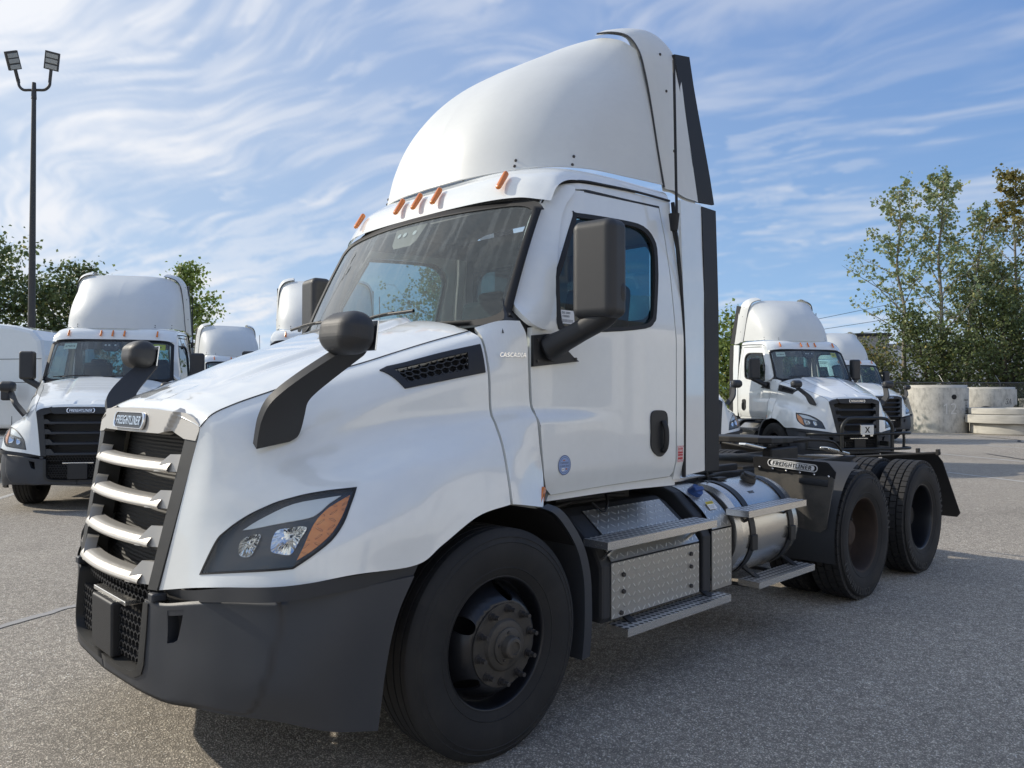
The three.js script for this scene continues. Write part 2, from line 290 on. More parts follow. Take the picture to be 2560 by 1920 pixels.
const M = {
  paint: phy(.84, .86, .835, { roughness: .14, clearcoat: 1, clearcoatRoughness: .02, map: dustTex }),
  paintMatt: phy(.70, .715, .695, { roughness: .55, clearcoat: .25, clearcoatRoughness: .25, map: dustTex }),
  bumper: std(.040, .044, .052, { roughness: .5, bumpMap: rep(grainTex, 9), bumpScale: .0003, map: rep(dustTex, 1) }),
  ledge: std(.03, .032, .036, { roughness: .6 }),
  black: std(.018, .0185, .02, { roughness: .5, bumpMap: rep(grainTex, 6), bumpScale: .0003 }),
  mirror: std(.03, .031, .033, { roughness: .48, bumpMap: rep(grainTex, 4), bumpScale: .0005 }),
  rubber: std(.012, .012, .013, { roughness: .62 }),
  dark: std(.01, .01, .011, { roughness: .8 }),
  tyre: std(.026, .0262, .0275, { roughness: .78, bumpMap: rep(grainTex, 12, 2), bumpScale: .0006, map: rep(dirtyTex, 3, 1) }),
  rimBlack: std(.016, .018, .024, { roughness: .34, map: dirtyTex }),
  rimRust: std(.062, .042, .032, { roughness: .75, map: dirtyTex }),
  hub: std(.10, .095, .088, { roughness: .62, metalness: .35, map: dirtyTex }),
  nut: std(.07, .066, .064, { roughness: .5, metalness: .5 }),
  silver: std(.50, .48, .445, { roughness: .44, metalness: .6, bumpMap: rep(grainTex, 5), bumpScale: .0004 }),
  grilleBlack: std(.02, .021, .023, { roughness: .45 }),
  grilleFrame: std(.028, .028, .027, { roughness: .5, bumpMap: rep(grainTex, 5), bumpScale: .0003 }),
  chrome: std(.85, .85, .86, { roughness: .1, metalness: 1 }),
  aluminium: std(.80, .79, .76, { roughness: .36, metalness: .9, roughnessMap: scratchTex }),
  tank: std(.62, .60, .56, { roughness: .27, metalness: .95 }),
  tread: std(.86, .85, .82, { roughness: .36, metalness: .85, bumpMap: rep(treadTex, 11), bumpScale: .006, map: rep(treadColor, 11) }),
  grip: std(.76, .75, .73, { roughness: .42, metalness: .8, bumpMap: rep(gripTex, 24, 24), bumpScale: .004, map: rep(gripColor, 24, 24) }),
  steel: std(.045, .044, .043, { roughness: .62, metalness: .3, map: dirtyTex }),
  greyPanel: std(.115, .113, .108, { roughness: .6, bumpMap: rep(grainTex, 6), bumpScale: .0003, map: rep(dirtyTex, 2) }),
  amber: phy(.75, .20, .012, { roughness: .22, clearcoat: 1, clearcoatRoughness: .05 }),
  amberLens: phy(.72, .225, .014, { roughness: .25, clearcoat: 1, clearcoatRoughness: .04, bumpMap: rep(treadTex, 22), bumpScale: .01 }),
  red: phy(.5, .03, .02, { roughness: .25, clearcoat: 1 }),
  glass: phy(.80, .88, .86, { roughness: 0, transmission: 1, thickness: 0, ior: 1.5 }),
  windshield: phy(.74, .80, .78, { roughness: 0, transmission: 1, thickness: 0, ior: 1.5, transmissionMap: filmTex }),
  tint: phy(.30, .50, .56, { roughness: 0, transmission: 1, thickness: 0, ior: 1.5 }),
  lens: phy(.95, .97, .97, { roughness: 0, transmission: .985, thickness: 0, ior: 1.5 }),
  reflector: std(.9, .92, .94, { roughness: .06, metalness: 1 }),
  drl: phy(.62, .66, .68, { roughness: .3, clearcoat: 1, clearcoatRoughness: .1, bumpMap: rep(scratchTex, 1, 1), bumpScale: .002 }),
  lampHouse: std(.018, .023, .033, { roughness: .42 }),
  mirrorGlass: std(.8, .82, .84, { roughness: .02, metalness: 1 }),
  interior: std(.075, .08, .088, { roughness: .8 }),
  headliner: std(.22, .23, .24, { roughness: .9 }),
  seat: std(.03, .032, .036, { roughness: .85 }),
  radiator: std(.05, .048, .045, { roughness: .7, metalness: .3, bumpMap: dataTex(64, (x, y) => Math.abs(y - .5) * 2), bumpScale: .004 }),
  blueCap: std(.03, .08, .26, { roughness: .45 }),
  whitePaper: std(.78, .78, .76, { roughness: .7 }),
  seam: std(.05, .052, .055, { roughness: .7 }),
};
M.radiator.bumpMap.repeat.set(1, 60);
const font = await new FontLoader().loadAsync('fonts/droid/droid_sans_bold.typeface.json');
function letters(text, size, depth, width, slant = 0) {               // solid letters, centred, in the xy plane facing +z
  const g = new TextGeometry(text, { font, size, depth, curveSegments: 4, bevelEnabled: false }); g.computeBoundingBox(); const b = g.boundingBox;
  g.translate(-(b.min.x + b.max.x) / 2, -(b.min.y + b.max.y) / 2, 0); if (width) g.scale(width / (b.max.x - b.min.x), 1, 1);
  if (slant) { const p = g.attributes.position; for (let i = 0; i < p.count; i++) p.setX(i, p.getX(i) + p.getY(i) * slant); }
  g.computeVertexNormals(); return g;
}
// ---------------------------------------------------------------- the truck
const both = (name, geo, mat, parent) => [mesh(name, geo, mat, parent), mesh(name, mir(geo), mat, parent)];
function conform(g, fn) { const p = g.attributes.position; for (let i = 0; i < p.count; i++) { const q = fn(p.getX(i), p.getY(i), p.getZ(i)); p.setXYZ(i, q.x, q.y, q.z); } g.computeVertexNormals(); return g; }
// cab side: z as a function of (x, y)
const wsEdge = y => .20 + .33 * (y - 1.98) / .65;
const sideZ = (x, y) => { let z = 1.05; if (y > 1.95) z -= (y - 1.95) * .09 + Math.max(0, y - 2.3) * .06; z += .042 * (1 - sstep(1.455, 1.545, y)) * (1 - sstep(.35, 1.05, x)); z -= .085 * (1 - sstep(0, .24, x - wsEdge(y))) * sstep(1.93, 2.1, y); z -= .03 * (1 - sstep(1.08, 1.24, y)); return z; };
const side = (x, y) => V(x, y, sideZ(x, y));
const sideAt = d => (x, y) => V(x, y, sideZ(x, y) + d);
// hood
const seamX = x => clamp(x, -1.118, .05);
function hood(u, t) {
  const at = Math.abs(t), xf = lerp(-1.15, -1.118, Math.pow(at, 4)), x = lerp(xf, .05, u), sx = seamX(x), sz = table(SEAM, sx, 2), z = t * sz;
  let sy = table(SEAM, sx, 1); const ramp = sstep(0, .1, u);
  const c = lerp(.066, .058, ramp) + .034 * sstep(.2, 1, u);
  let y = sy + c * (1 - Math.pow(at, 3.2)) ;
  const rz = lerp(.25, .40, u), a = Math.abs(z);
  y += .016 * (1 - sstep(rz - .015, rz + .05, a)) * sstep(.12, .45, u);
  y -= .010 * Math.exp(-(((a - rz - .055) / .03) ** 2)) * sstep(.15, .5, u);
  // air dam notch at the nose
  const nx = (x + 1.075) / .15; if (nx > 0 && nx < 1) y -= .022 * (1 - nx) * sstep(0, .12, nx) * (1 - sstep(.105, .125, a));
  return V(x, y, z);
}
const roofNet = netSurface([
  [[.402, 2.652, 0], [.408, 2.652, .3], [.43, 2.65, .6], [.47, 2.642, .8], [.515, 2.622, .91], [.55, 2.61, .965]],
  [[.442, 2.75, 0], [.447, 2.749, .3], [.47, 2.745, .6], [.525, 2.735, .8], [.58, 2.715, .912], [.60, 2.69, .958]],
  [[.50, 2.815, 0], [.506, 2.814, .3], [.53, 2.81, .6], [.585, 2.80, .78], [.655, 2.785, .905], [.68, 2.742, .953]],
  [[.59, 2.858, 0], [.60, 2.857, .3], [.635, 2.856, .58], [.70, 2.85, .77], [.78, 2.825, .905], [.80, 2.765, .95]],
  [[1.0, 2.885, 0], [1.0, 2.885, .3], [1.02, 2.885, .60], [1.05, 2.88, .80], [1.08, 2.848, .908], [1.1, 2.783, .947]],
  [[1.64, 2.90, 0], [1.64, 2.90, .3], [1.64, 2.90, .60], [1.64, 2.895, .80], [1.64, 2.862, .908], [1.64, 2.798, .945]]]);
const DEFL = [
  [[.50, 2.845, 0], [.515, 2.845, .28], [.565, 2.85, .48], [.645, 2.86, .64], [.76, 2.872, .77], [.95, 2.883, .86], [1.28, 2.893, .898], [1.625, 2.908, .912]],
  [[.555, 3.08, 0], [.57, 3.08, .28], [.625, 3.08, .48], [.71, 3.08, .64], [.825, 3.08, .765], [1.0, 3.08, .855], [1.28, 3.08, .892], [1.585, 3.08, .905]],
  [[.655, 3.29, 0], [.67, 3.29, .28], [.725, 3.285, .48], [.815, 3.275, .64], [.93, 3.265, .76], [1.08, 3.26, .845], [1.30, 3.26, .884], [1.55, 3.26, .897]],
  [[.81, 3.49, 0], [.825, 3.49, .28], [.885, 3.48, .48], [.97, 3.465, .635], [1.075, 3.445, .75], [1.19, 3.43, .825], [1.35, 3.425, .866], [1.51, 3.42, .885]],
  [[1.03, 3.68, 0], [1.05, 3.68, .28], [1.10, 3.668, .48], [1.17, 3.645, .625], [1.245, 3.615, .73], [1.32, 3.59, .80], [1.40, 3.575, .84], [1.475, 3.565, .868]],
  [[1.34, 3.86, 0], [1.345, 3.86, .28], [1.36, 3.852, .48], [1.375, 3.838, .61], [1.39, 3.815, .69], [1.408, 3.785, .755], [1.425, 3.75, .80], [1.445, 3.71, .843]]];
const deflector = netSurface(DEFL);
// the trailing fairing at each rear corner of the deflector, rising into a rounded ear
const earNet = netSurface([
  [[1.36, 3.868, .60], [1.385, 3.85, .705], [1.42, 3.805, .80], [1.45, 3.70, .862], [1.485, 3.56, .885], [1.525, 3.38, .898], [1.575, 3.13, .91], [1.632, 2.88, .92]],
  [[1.45, 3.915, .61], [1.475, 3.895, .72], [1.505, 3.845, .825], [1.535, 3.72, .89], [1.565, 3.57, .91], [1.60, 3.38, .92], [1.645, 3.13, .932], [1.70, 2.875, .942]],
  [[1.57, 3.945, .62], [1.59, 3.925, .73], [1.615, 3.87, .835], [1.635, 3.74, .905], [1.66, 3.58, .925], [1.69, 3.38, .935], [1.73, 3.13, .946], [1.785, 2.85, .955]],
  [[1.67, 3.935, .62], [1.69, 3.91, .735], [1.71, 3.85, .845], [1.725, 3.74, .912], [1.745, 3.58, .932], [1.77, 3.38, .943], [1.815, 3.13, .953], [1.88, 2.845, .962]],
  [[1.74, 3.86, .62], [1.75, 3.84, .735], [1.755, 3.79, .85], [1.765, 3.72, .916], [1.79, 3.58, .935], [1.82, 3.38, .945], [1.87, 3.13, .955], [1.93, 2.84, .965]]]);
const cowl = netSurface([
  [[.062, 1.925, .925], [.066, 1.86, .985], [.066, 1.71, 1.03], [.066, 1.535, 1.043], [.066, 1.465, 1.08], [.066, 1.37, 1.125], [.066, 1.22, 1.165], [.066, 1.113, 1.185]],
  [[.165, 1.96, .985], [.175, 1.88, 1.015], [.18, 1.71, 1.04], [.185, 1.545, 1.048], [.19, 1.475, 1.085], [.19, 1.36, 1.115], [.19, 1.21, 1.14], [.16, 1.098, 1.18]],
  [[.27, 1.965, 1.02], [.298, 1.885, 1.04], [.298, 1.72, 1.05], [.308, 1.555, 1.053], [.322, 1.482, 1.085], [.332, 1.36, 1.093], [.352, 1.20, 1.10], [.285, 1.075, 1.165]]]);
const BUMP = [
  [[-1.262, .775, 0], [-1.275, .65, 0], [-1.278, .52, 0], [-1.265, .405, 0]],
  [[-1.258, .775, .25], [-1.27, .65, .25], [-1.272, .52, .25], [-1.258, .41, .25]],
  [[-1.245, .782, .42], [-1.255, .65, .42], [-1.26, .53, .42], [-1.25, .412, .41]],
  [[-1.222, .792, .57], [-1.213, .66, .575], [-1.217, .53, .575], [-1.218, .405, .57]],
  [[-1.172, .818, .72], [-1.168, .67, .73], [-1.172, .53, .73], [-1.172, .405, .70]],
  [[-1.105, .836, .85], [-1.107, .68, .875], [-1.112, .53, .875], [-1.11, .405, .85]],
  [[-.965, .845, 1.06], [-.985, .68, 1.07], [-1.005, .52, 1.06], [-.99, .395, 1.02]],
  [[-.79, .873, 1.175], [-.835, .70, 1.18], [-.855, .52, 1.17], [-.845, .355, 1.15]],
  [[-.50, .885, 1.205], [-.578, .75, 1.205], [-.625, .58, 1.20], [-.66, .315, 1.19]]];
const bumpBase = netSurface(BUMP);
// the front of the bumper stands proud of its corner pieces along a crease
const bumper = (u, v) => { const uc = .738 - .03 * v - .035 * v ** 4, d = .015 * (1 - sstep(uc - .004, uc + .010, u)) * (1 - sstep(.92, .965, v) * sstep(.35, .55, u)); return bumpBase(u, v).addScaledVector(normalAt(bumpBase, u, v), -d); };
const wsNet = netSurface([-1, -.66, -.33, 0, .33, .66, 1].map(s => [0, .33, .66, 1].map(t => [lerp(.05 + .17 * s * s, .40 + .135 * s * s, t) - .012 * Math.sin(Math.PI * t), lerp(1.945 + .0 * s * s, 2.645 - .022 * s * s, t), s * lerp(1.0, .945, t)])));
const bar = (a, b, w, h) => { const A = V(...a), B = V(...b), d = B.clone().sub(A), g = new THREE.BoxGeometry(w, d.length(), h); g.applyQuaternion(new THREE.Quaternion().setFromUnitVectors(V(0, 1, 0), d.normalize())); A.add(B).multiplyScalar(.5); return g.translate(A.x, A.y, A.z); };
const circle = (cx, cy, r, n = 28, ry = r) => Array.from({ length: n }, (_, i) => [cx + r * Math.cos(i / n * 2 * Math.PI), cy + ry * Math.sin(i / n * 2 * Math.PI)]);
// open lattice of hexagons over an area of surface f: three short walls per cell
function honeycomb(f, u0, u1, v0, v1, nu, nv, depth, th, n) {
  const G = [], du = (u1 - u0) / nu, dv = (v1 - v0) / nv;
  const wall = (a, b) => { const A = f(...a), B = f(...b), N = n; const d = B.clone().sub(A), L = d.length(); if (L < 1e-5) return; const m = new THREE.Matrix4(), X = d.clone().normalize(), Y = N.clone().cross(X).normalize(), Zz = X.clone().cross(Y); m.makeBasis(X, Y, Zz); const g = new THREE.BoxGeometry(L + th * .6, th, depth).applyMatrix4(m); A.add(B).multiplyScalar(.5); G.push(g.translate(A.x, A.y, A.z)); };
  for (let j = 0; j < nv; j++) for (let i = 0; i <= nu; i++) {
    const cx = u0 + (i + (j % 2 ? .5 : 0)) * du, cy = v0 + (j + .5) * dv; if (cx > u1 + du * .1) continue;
    const p = [cx - du / 2, cy + dv * .17], q = [cx - du / 2, cy - dv * .17 - dv * .33], t = [cx, cy + dv * .5], r = [cx + du / 2, cy + dv * .17];
    wall([cx - du / 2, cy - dv * .2], p); wall(p, t); wall(t, r);
  }
  return merge(G);
}
// ---- wheels (axis z, outside towards +z)
const arcText = (txt, r, size, a0, sp, z) => { const G = []; [...txt].forEach((c, i) => { const g = new TextGeometry(c, { font, size, depth: .003, curveSegments: 2, bevelEnabled: false }); g.computeBoundingBox(); g.translate(-(g.boundingBox.max.x + g.boundingBox.min.x) / 2, 0, 0).translate(0, r, z).rotateZ(a0 - i * sp); G.push(g); }); return merge(G.map(g => (g.computeVertexNormals(), g))); };
const tyreProfile = (hw, R, gr) => { // from outer bead round the tread to inner bead
  const P = [[.288, hw * .66], [.296, hw * .80], [.312, hw * .86], [.33, hw * .90], [.333, hw * .925], [.337, hw * .91], [.36, hw * .96], [.40, hw * 1.0], [.43, hw * .985], [.445, hw * .965], [.448, hw * .985], [.452, hw * .96], [.468, hw * .93], [.472, hw * .945], [.476, hw * .92], [R - .022, hw * .875], [R - .008, hw * .82], [R, hw * .74]];
  const T = []; let z = hw * .74; for (const g of gr) { T.push([R, g + .005], [R - .014, g + .0035], [R - .014, g - .0035], [R, g - .005]); }
  const Q = P.slice().reverse().map(p => [p[0], -p[1]]);
  return [...P, ...T, ...Q];
};
const dense = (pts, m) => { const o = []; for (let i = 0; i < pts.length - 1; i++) for (let k = 0; k < m; k++) o.push([lerp(pts[i][0], pts[i + 1][0], k / m), lerp(pts[i][1], pts[i + 1][1], k / m)]); o.push(pts.at(-1)); return o; };
const creased = (g, a = .6) => toCreasedNormals(g, a);
const steerTyreGeo = creased(lathe(tyreProfile(.145, .508, [.075, .028, -.028, -.075]), 96), .5);
const driveTyreGeo = merge([creased(lathe(tyreProfile(.14, .492, []), 80), .5), (() => {
  const G = [], N = 54; for (const [row, w, off] of [[-.092, .05, 0], [-.031, .052, .5], [.031, .052, 0], [.092, .05, .5]]) for (let i = 0; i < N; i++) { const g = new RoundedBoxGeometry(.0545, .026, w, 1, .004); g.translate(0, .4985, row).rotateZ((i + off) / N * 2 * Math.PI); G.push(g); } return merge(G); })()]);
const steerRimGeo = (() => {
  const barrel = lathe([[.297, .104], [.299, .112], [.294, .117], [.286, .112], [.281, .098], [.277, .07], [.272, .02], [.27, -.03], [.262, -.06], [.262, -.11], [.288, -.13]], 72);
  const zr = r => .146 - .118 * sstep(.185, .272, r) ** 1.1;
  const holes = [0, 1, 2, 3, 4].map(k => { const a = (78 + 72 * k) * Math.PI / 180; return circle(.226 * Math.cos(a), .226 * Math.sin(a), .036, 24); });
  return [barrel, panel(circle(0, 0, .274, 64), holes, (x, y) => V(x, y, zr(Math.hypot(x, y))), .02, .02, { lip: 0, holeLip: .012 })];
})();
const steerHubGeo = creased(lathe([[.182, .147], [.182, .152], [.115, .154], [.108, .166], [.095, .172], [.082, .173], [.08, .180], [.074, .184], [.05, .187], [.046, .215], [.04, .222], [.028, .224], [.026, .217], [0, .217]], 40), .5);
const nutGeo = merge([new THREE.CylinderGeometry(.021, .021, .012, 14).rotateX(Math.PI / 2), new THREE.CylinderGeometry(.0165, .0165, .03, 6).rotateX(Math.PI / 2).translate(0, 0, .018), new THREE.CylinderGeometry(.011, .011, .03, 10).rotateX(Math.PI / 2).translate(0, 0, .045)]);
const capBoltGeo = new THREE.CylinderGeometry(.007, .007, .01, 6).rotateX(Math.PI / 2);
const driveRimGeo = lathe([[.297, .10], [.299, .108], [.294, .113], [.285, .106], [.28, .09], [.272, .04], [.27, -.02], [.268, -.07], [.255, -.085], [.2, -.095], [.165, -.09], [.14, -.09], [.135, -.05], [.12, -.035], [.105, -.03], [.1, .0], [.085, .012], [0, .014]], 64);
function wheel(parent, kind, x, z, sideSign, withText) {
  const w = node('wheel', parent, [x, .5, z]); if (sideSign < 0) w.rotation.y = Math.PI;
  if (kind === 'steer') {
    mesh('tyre', steerTyreGeo, M.tyre, w); mesh('rim', steerRimGeo[0], M.rimBlack, w); mesh('wheel_disc', steerRimGeo[1], M.rimBlack, w); mesh('hub', steerHubGeo, M.hub, w);
    for (let i = 0; i < 10; i++) { const n = mesh('lug_nut', nutGeo, M.nut, w), a = (i + .3) / 10 * 2 * Math.PI; n.position.set(.158 * Math.cos(a), .158 * Math.sin(a), .153); n.scale.set(.9, .9, .85); }
    for (let i = 0; i < 5; i++) { const n = mesh('cap_bolt', capBoltGeo, M.nut, w), a = i / 5 * 2 * Math.PI + .4; n.position.set(.062 * Math.cos(a), .062 * Math.sin(a), .187); }
  } else {
    mesh('tyre', driveTyreGeo, M.tyre, w); mesh('rim', driveRimGeo, kind === 'rust' ? M.rimRust : M.rimBlack, w);
    for (let i = 0; i < 10; i++) { const n = mesh('lug_nut', nutGeo, M.nut, w), a = i / 10 * 2 * Math.PI; n.position.set(.155 * Math.cos(a), .155 * Math.sin(a), -.09); }
  }
  if (withText) mesh('tyre_lettering', withText, M.letterGrey, w);
  return w;
}
M.letterGrey = std(.055, .054, .052, { roughness: .8 });
const LAMP = smoothLoop([[.1441, .9367, 1], [.1593, .8474], [.1769, .7665], [.1934, .7337], [.2236, .6897], [.2594, .6618], [.3082, .6639], [.3544, .6842], [.3988, .6949], [.4419, .7012], [.4918, .7113, 1], [.478, .7718], [.4672, .825], [.4475, .8731], [.4161, .9098], [.3801, .9439, 1], [.2829, .9415]], 3);
const VENT = [[.6386, .1348], [.6759, .1247], [.76, .139], [.85, .148], [.992, .163], [.992, .285], [.86, .284], [.7208, .2771]];
const VENTM = [[.7016, .1606], [.82, .178], [.9481, .1863], [.9403, .2595], [.82, .2535], [.7402, .2495]];
const shrink = (P, k) => { const c = P.reduce((a, p) => [a[0] + p[0] / P.length, a[1] + p[1] / P.length], [0, 0]); return P.map(p => [lerp(c[0], p[0], k), lerp(c[1], p[1], k)]); };
const fOut = d => offsetSurface(fender, -d, 1e-3);
const front = (z, y, d = 0) => V(-1.108 - (1.475 - y) * .1765 - .045 * (1 - (z / .62) ** 2) - d, y, z);
const frontAt = d => (z, y) => front(z, y, d);
function slab(outline, f, t, cu = .06, cv = .12) { const back = (a, b) => f(a, b).addScaledVector(normalAt(f, a, b), -t); return merge([panel(outline, [], f, cu, cv, { lip: t }), panel(outline, [], back, cu, cv, { flip: true })]); }
function badge(w, h, parent, place, dark) {                            // oval maker's plate: bright rim, dark field, bright letters
  const sh = k => rrect(-w / 2 * k, -h / 2 * (k > .99 ? 1 : k * .93), w / 2 * k, h / 2 * (k > .99 ? 1 : k * .93), h * .42 * k, 6);
  const b = node('badge', parent);
  mesh('badge_rim', place(prism(sh(1), .012, { bevel: .003, holes: [sh(.93)] })), M.chrome, b);
  mesh('badge_field', place(prism(sh(.94), .007)), dark, b);
  mesh('badge_lettering', place(letters('FREIGHTLINER', h * .52, .004, w * .80, .18).translate(-h * .0, 0, .007)), M.chrome, b);
  return b;
}
function makeTruck() {
  const T = node('semi_truck');
  const P = (name, geo, mat, parent = T) => mesh(name, geo, mat, parent);
  // ---------- hood and fenders
  const hoodGeo = (() => { const g = gridGeo((u, t) => hood(u, t * 2 - 1), 84, 110, 1.2, 1.4); return g; })();
  const hd = P('hood', hoodGeo, M.paint);
  both('hood_seam', tube(SEAM.map(s => [s[0], s[1] + .001, s[2] + .0015]), .0028, 60, 5), M.seam, hd);
  const fenderGeo = panel([[0, 0], [1, 0], [1, 1], [0, 1]], [LAMP, VENTM], fender, .014, .022, { lip: .03, holeLip: .02, flip: true });
  const [fL, fR] = both('fender', fenderGeo, M.paint, T);
  // air outlet behind the hood mirror
  const ventFrame = panel(VENT, [VENTM], fOut(.007), .02, .03, { lip: .012, holeLip: .03, flip: true });
  const ventMesh = honeycomb((a, b) => fOut(-.012)(lerp(lerp(.7016, .7402, b), lerp(.9481, .9403, b), a), lerp(lerp(.1606, .1863, a), lerp(.2495, .2595, a), b)), 0, 1, 0, 1, 9, 3, .016, .005, V(-.1, .3, .95).normalize());
  const ventBack = panel(VENTM, [], fOut(-.05), .05, .05, { flip: true });
  for (const k of [0, 1]) { const p = k ? fR : fL, m = g => k ? mir(g) : g, v = P('air_vent', m(ventFrame), M.black, p); P('vent_mesh', m(ventMesh), M.ledge, v === p ? v : p); P('vent_recess', m(ventBack), M.dark, p); }
  // headlights
  const lampBucket = merge([panel(LAMP, [], (u, v) => fender(u, v).add(V(.05, 0, -.07)), .03, .04, { flip: true }), (() => { const pos = [], idx = []; LAMP.forEach(q => { const a = fender(...q), b = a.clone().add(V(.05, 0, -.07)); pos.push(a.x, a.y, a.z, b.x, b.y, b.z); }); const n = LAMP.length; for (let i = 0; i < n; i++) { const a = i * 2, b = (i + 1) % n * 2; idx.push(a, a + 1, b + 1, a, b + 1, b); } return geoFrom(pos, idx); })()]);
  const lampRim = panel(LAMP, [shrink(LAMP, .955)], fOut(.003), .02, .03, { lip: .006, holeLip: .02, flip: true });
  const lampLens = panel(shrink(LAMP, .965), [], fOut(.0015), .03, .04, { flip: true });
  const deep = (d, m = 1) => (u, v) => fender(u, v).add(V(.05 * d, 0, -.07 * d));
  const drlGeo = panel(smoothLoop([[.2422, .7462, 1], [.2756, .7218], [.334, .716], [.3993, .728], [.456, .7333, 1], [.4318, .7538], [.4135, .7773], [.3923, .7873], [.3411, .7792]], 3), [], deep(.25), .03, .03, { lip: .03, flip: true });
  const amberGeo = panel(smoothLoop([[.384, .9181, 1], [.3942, .8746], [.4071, .8093], [.4271, .7721], [.4502, .7529], [.4752, .7363, 1], [.4646, .79], [.4522, .8328], [.4373, .863], [.4112, .895]], 3), [], deep(.12), .03, .03, { lip: .04, flip: true });
  const bowlShape = P0 => { const c = P0.reduce((a, p) => [a[0] + p[0] / P0.length, a[1] + p[1] / P0.length], [0, 0]), L = smoothLoop(P0, 6), pos = [], idx = [], n = L.length, K = 5; for (let k = 0; k <= K; k++) L.forEach((q, i) => { const s = 1 - k / K * .9, d = .2 + .75 * Math.sin(k / K * Math.PI / 2) + (k > 0 && k < K ? (i % 2 ? .10 : -.10) : 0), p = deep(d)(lerp(c[0], q[0], s), lerp(c[1], q[1], s)); pos.push(p.x, p.y, p.z); }); for (let k = 0; k < K; k++) for (let i = 0; i < n; i++) { const a = k * n + i, b = k * n + (i + 1) % n; idx.push(a, b, b + n, a, b + n, a + n); } return geoFrom(pos, idx, Array.from({ length: pos.length / 3 * 2 }, (_, i) => (i % 2 ? Math.floor(i / 2 / n) / K : (Math.floor(i / 2) % n) / n * 8))); };
  const bowlA = bowlShape([[.3281, .8037], [.3575, .8039], [.3872, .8104], [.3937, .8218], [.3842, .8517], [.3712, .8944], [.348, .8881], [.3275, .8679]]), bowlB = bowlShape([[.2467, .8134], [.2593, .786], [.2926, .7937], [.2941, .8329], [.2847, .8808], [.258, .8673]]);
  const maskPoly = shrink(LAMP, .97);
  const mask = panel(maskPoly, [smoothLoop([[.3281, .8037], [.3575, .8039], [.3872, .8104], [.3937, .8218], [.3842, .8517], [.3712, .8944], [.348, .8881], [.3275, .8679]], 3), smoothLoop([[.2467, .8134], [.2593, .786], [.2926, .7937], [.2941, .8329], [.2847, .8808], [.258, .8673]], 3)], deep(.3), .03, .04, { flip: true });
  for (const k of [0, 1]) {
    const h = node('headlight', T), m = g => k ? mir(g) : g;
    P('lamp_housing', m(lampBucket), M.dark, h); P('lamp_mask', m(mask), M.lampHouse, h); P('lamp_rim', m(lampRim), M.rubber, h); P('running_light', m(drlGeo), M.drl, h); P('turn_signal', m(amberGeo), M.amberLens, h); P('reflector', m(bowlA), M.reflector, h); P('reflector', m(bowlB), M.reflector, h); P('lens', m(lampLens), M.lens, h);
  }
  // hood mirrors
  const headGeo = (() => { const g = new RoundedBoxGeometry(.155, .165, .235, 6, .068); const p = g.attributes.position; for (let i = 0; i < p.count; i++) { const y = p.getY(i), x = p.getX(i); const s = 1 - .25 * sstep(0, .09, -x) * sstep(-.02, .09, y); p.setZ(i, p.getZ(i) * (1 - .12 * sstep(-.02, -.09, y))); p.setY(i, y * s); } g.computeVertexNormals(); return g.rotateZ(-.12).translate(-.77, 1.84, 1.13); })();
  const armZ = y => lerp(.845, 1.135, clamp((y - 1.40) / .40, -.2, 1.2));
  const armOutline = smoothLoop([[-.99, 1.393, 1], [-1.003, 1.455], [-1.009, 1.506], [-1.0, 1.566], [-.96, 1.620], [-.885, 1.688], [-.79, 1.761], [-.72, 1.80], [-.672, 1.80], [-.672, 1.765], [-.70, 1.735], [-.775, 1.662], [-.825, 1.608], [-.843, 1.573], [-.837, 1.53], [-.829, 1.476], [-.831, 1.437], [-.858, 1.417, 1]], 4);
  const armF = (x, y) => V(x, y, armZ(y)), armB = (x, y) => V(x, y, armZ(y) - .05).addScaledVector(V(-.25, .2, .2), 0);
  const armGeo = slab(armOutline, (x, y) => { const p = armF(x, y); return p; }, .036, .03, .03);
  const faceGeo = new RoundedBoxGeometry(.008, .12, .185, 3, .004).rotateZ(-.12).translate(-.692, 1.832, 1.13);
  for (const k of [0, 1]) { const h = node('hood_mirror', T), m = g => k ? mir(g) : g; P('mirror_head', m(headGeo), M.mirror, h); P('mirror_arm', m(armGeo), M.mirror, h); P('mirror_glass', m(faceGeo), M.mirrorGlass, h); }
  // ---------- grille
  const gr = node('grille', T);
  const sideFrame = panel([[.508, .829], [.56, 1.15], [.613, 1.462], [.603, 1.487], [.51, 1.43], [.47, 1.13], [.432, .822]], [], frontAt(.004), .05, .05, { lip: .10 });
  both('grille_frame', sideFrame, M.grilleFrame, gr);
  const arc = [[.613, 1.462], [.603, 1.487], [.56, 1.51], [.5, 1.527], [.4, 1.536], [.3, 1.541], [.15, 1.545], [0, 1.546]];
  const headerPoly = [...arc, ...arc.slice(0, -1).reverse().map(p => [-p[0], p[1]]), [-.60, 1.42], [-.51, 1.425], [-.405, 1.454], [-.335, 1.442], [.335, 1.442], [.405, 1.454], [.51, 1.425], [.60, 1.42]].reverse();
  const hdr = (z, y) => front(z, y, .010 + .022 * (1 - sstep(.40, .425, Math.abs(z) + (y - 1.49) * -.6)));
  P('grille_header', panel(headerPoly, [], hdr, .008, .02, { lip: .05, e: 1e-3 }), M.silver, gr);
  const bars = [[1.29, 1.362], [1.142, 1.216], [.987, 1.072], [.838, .93]];
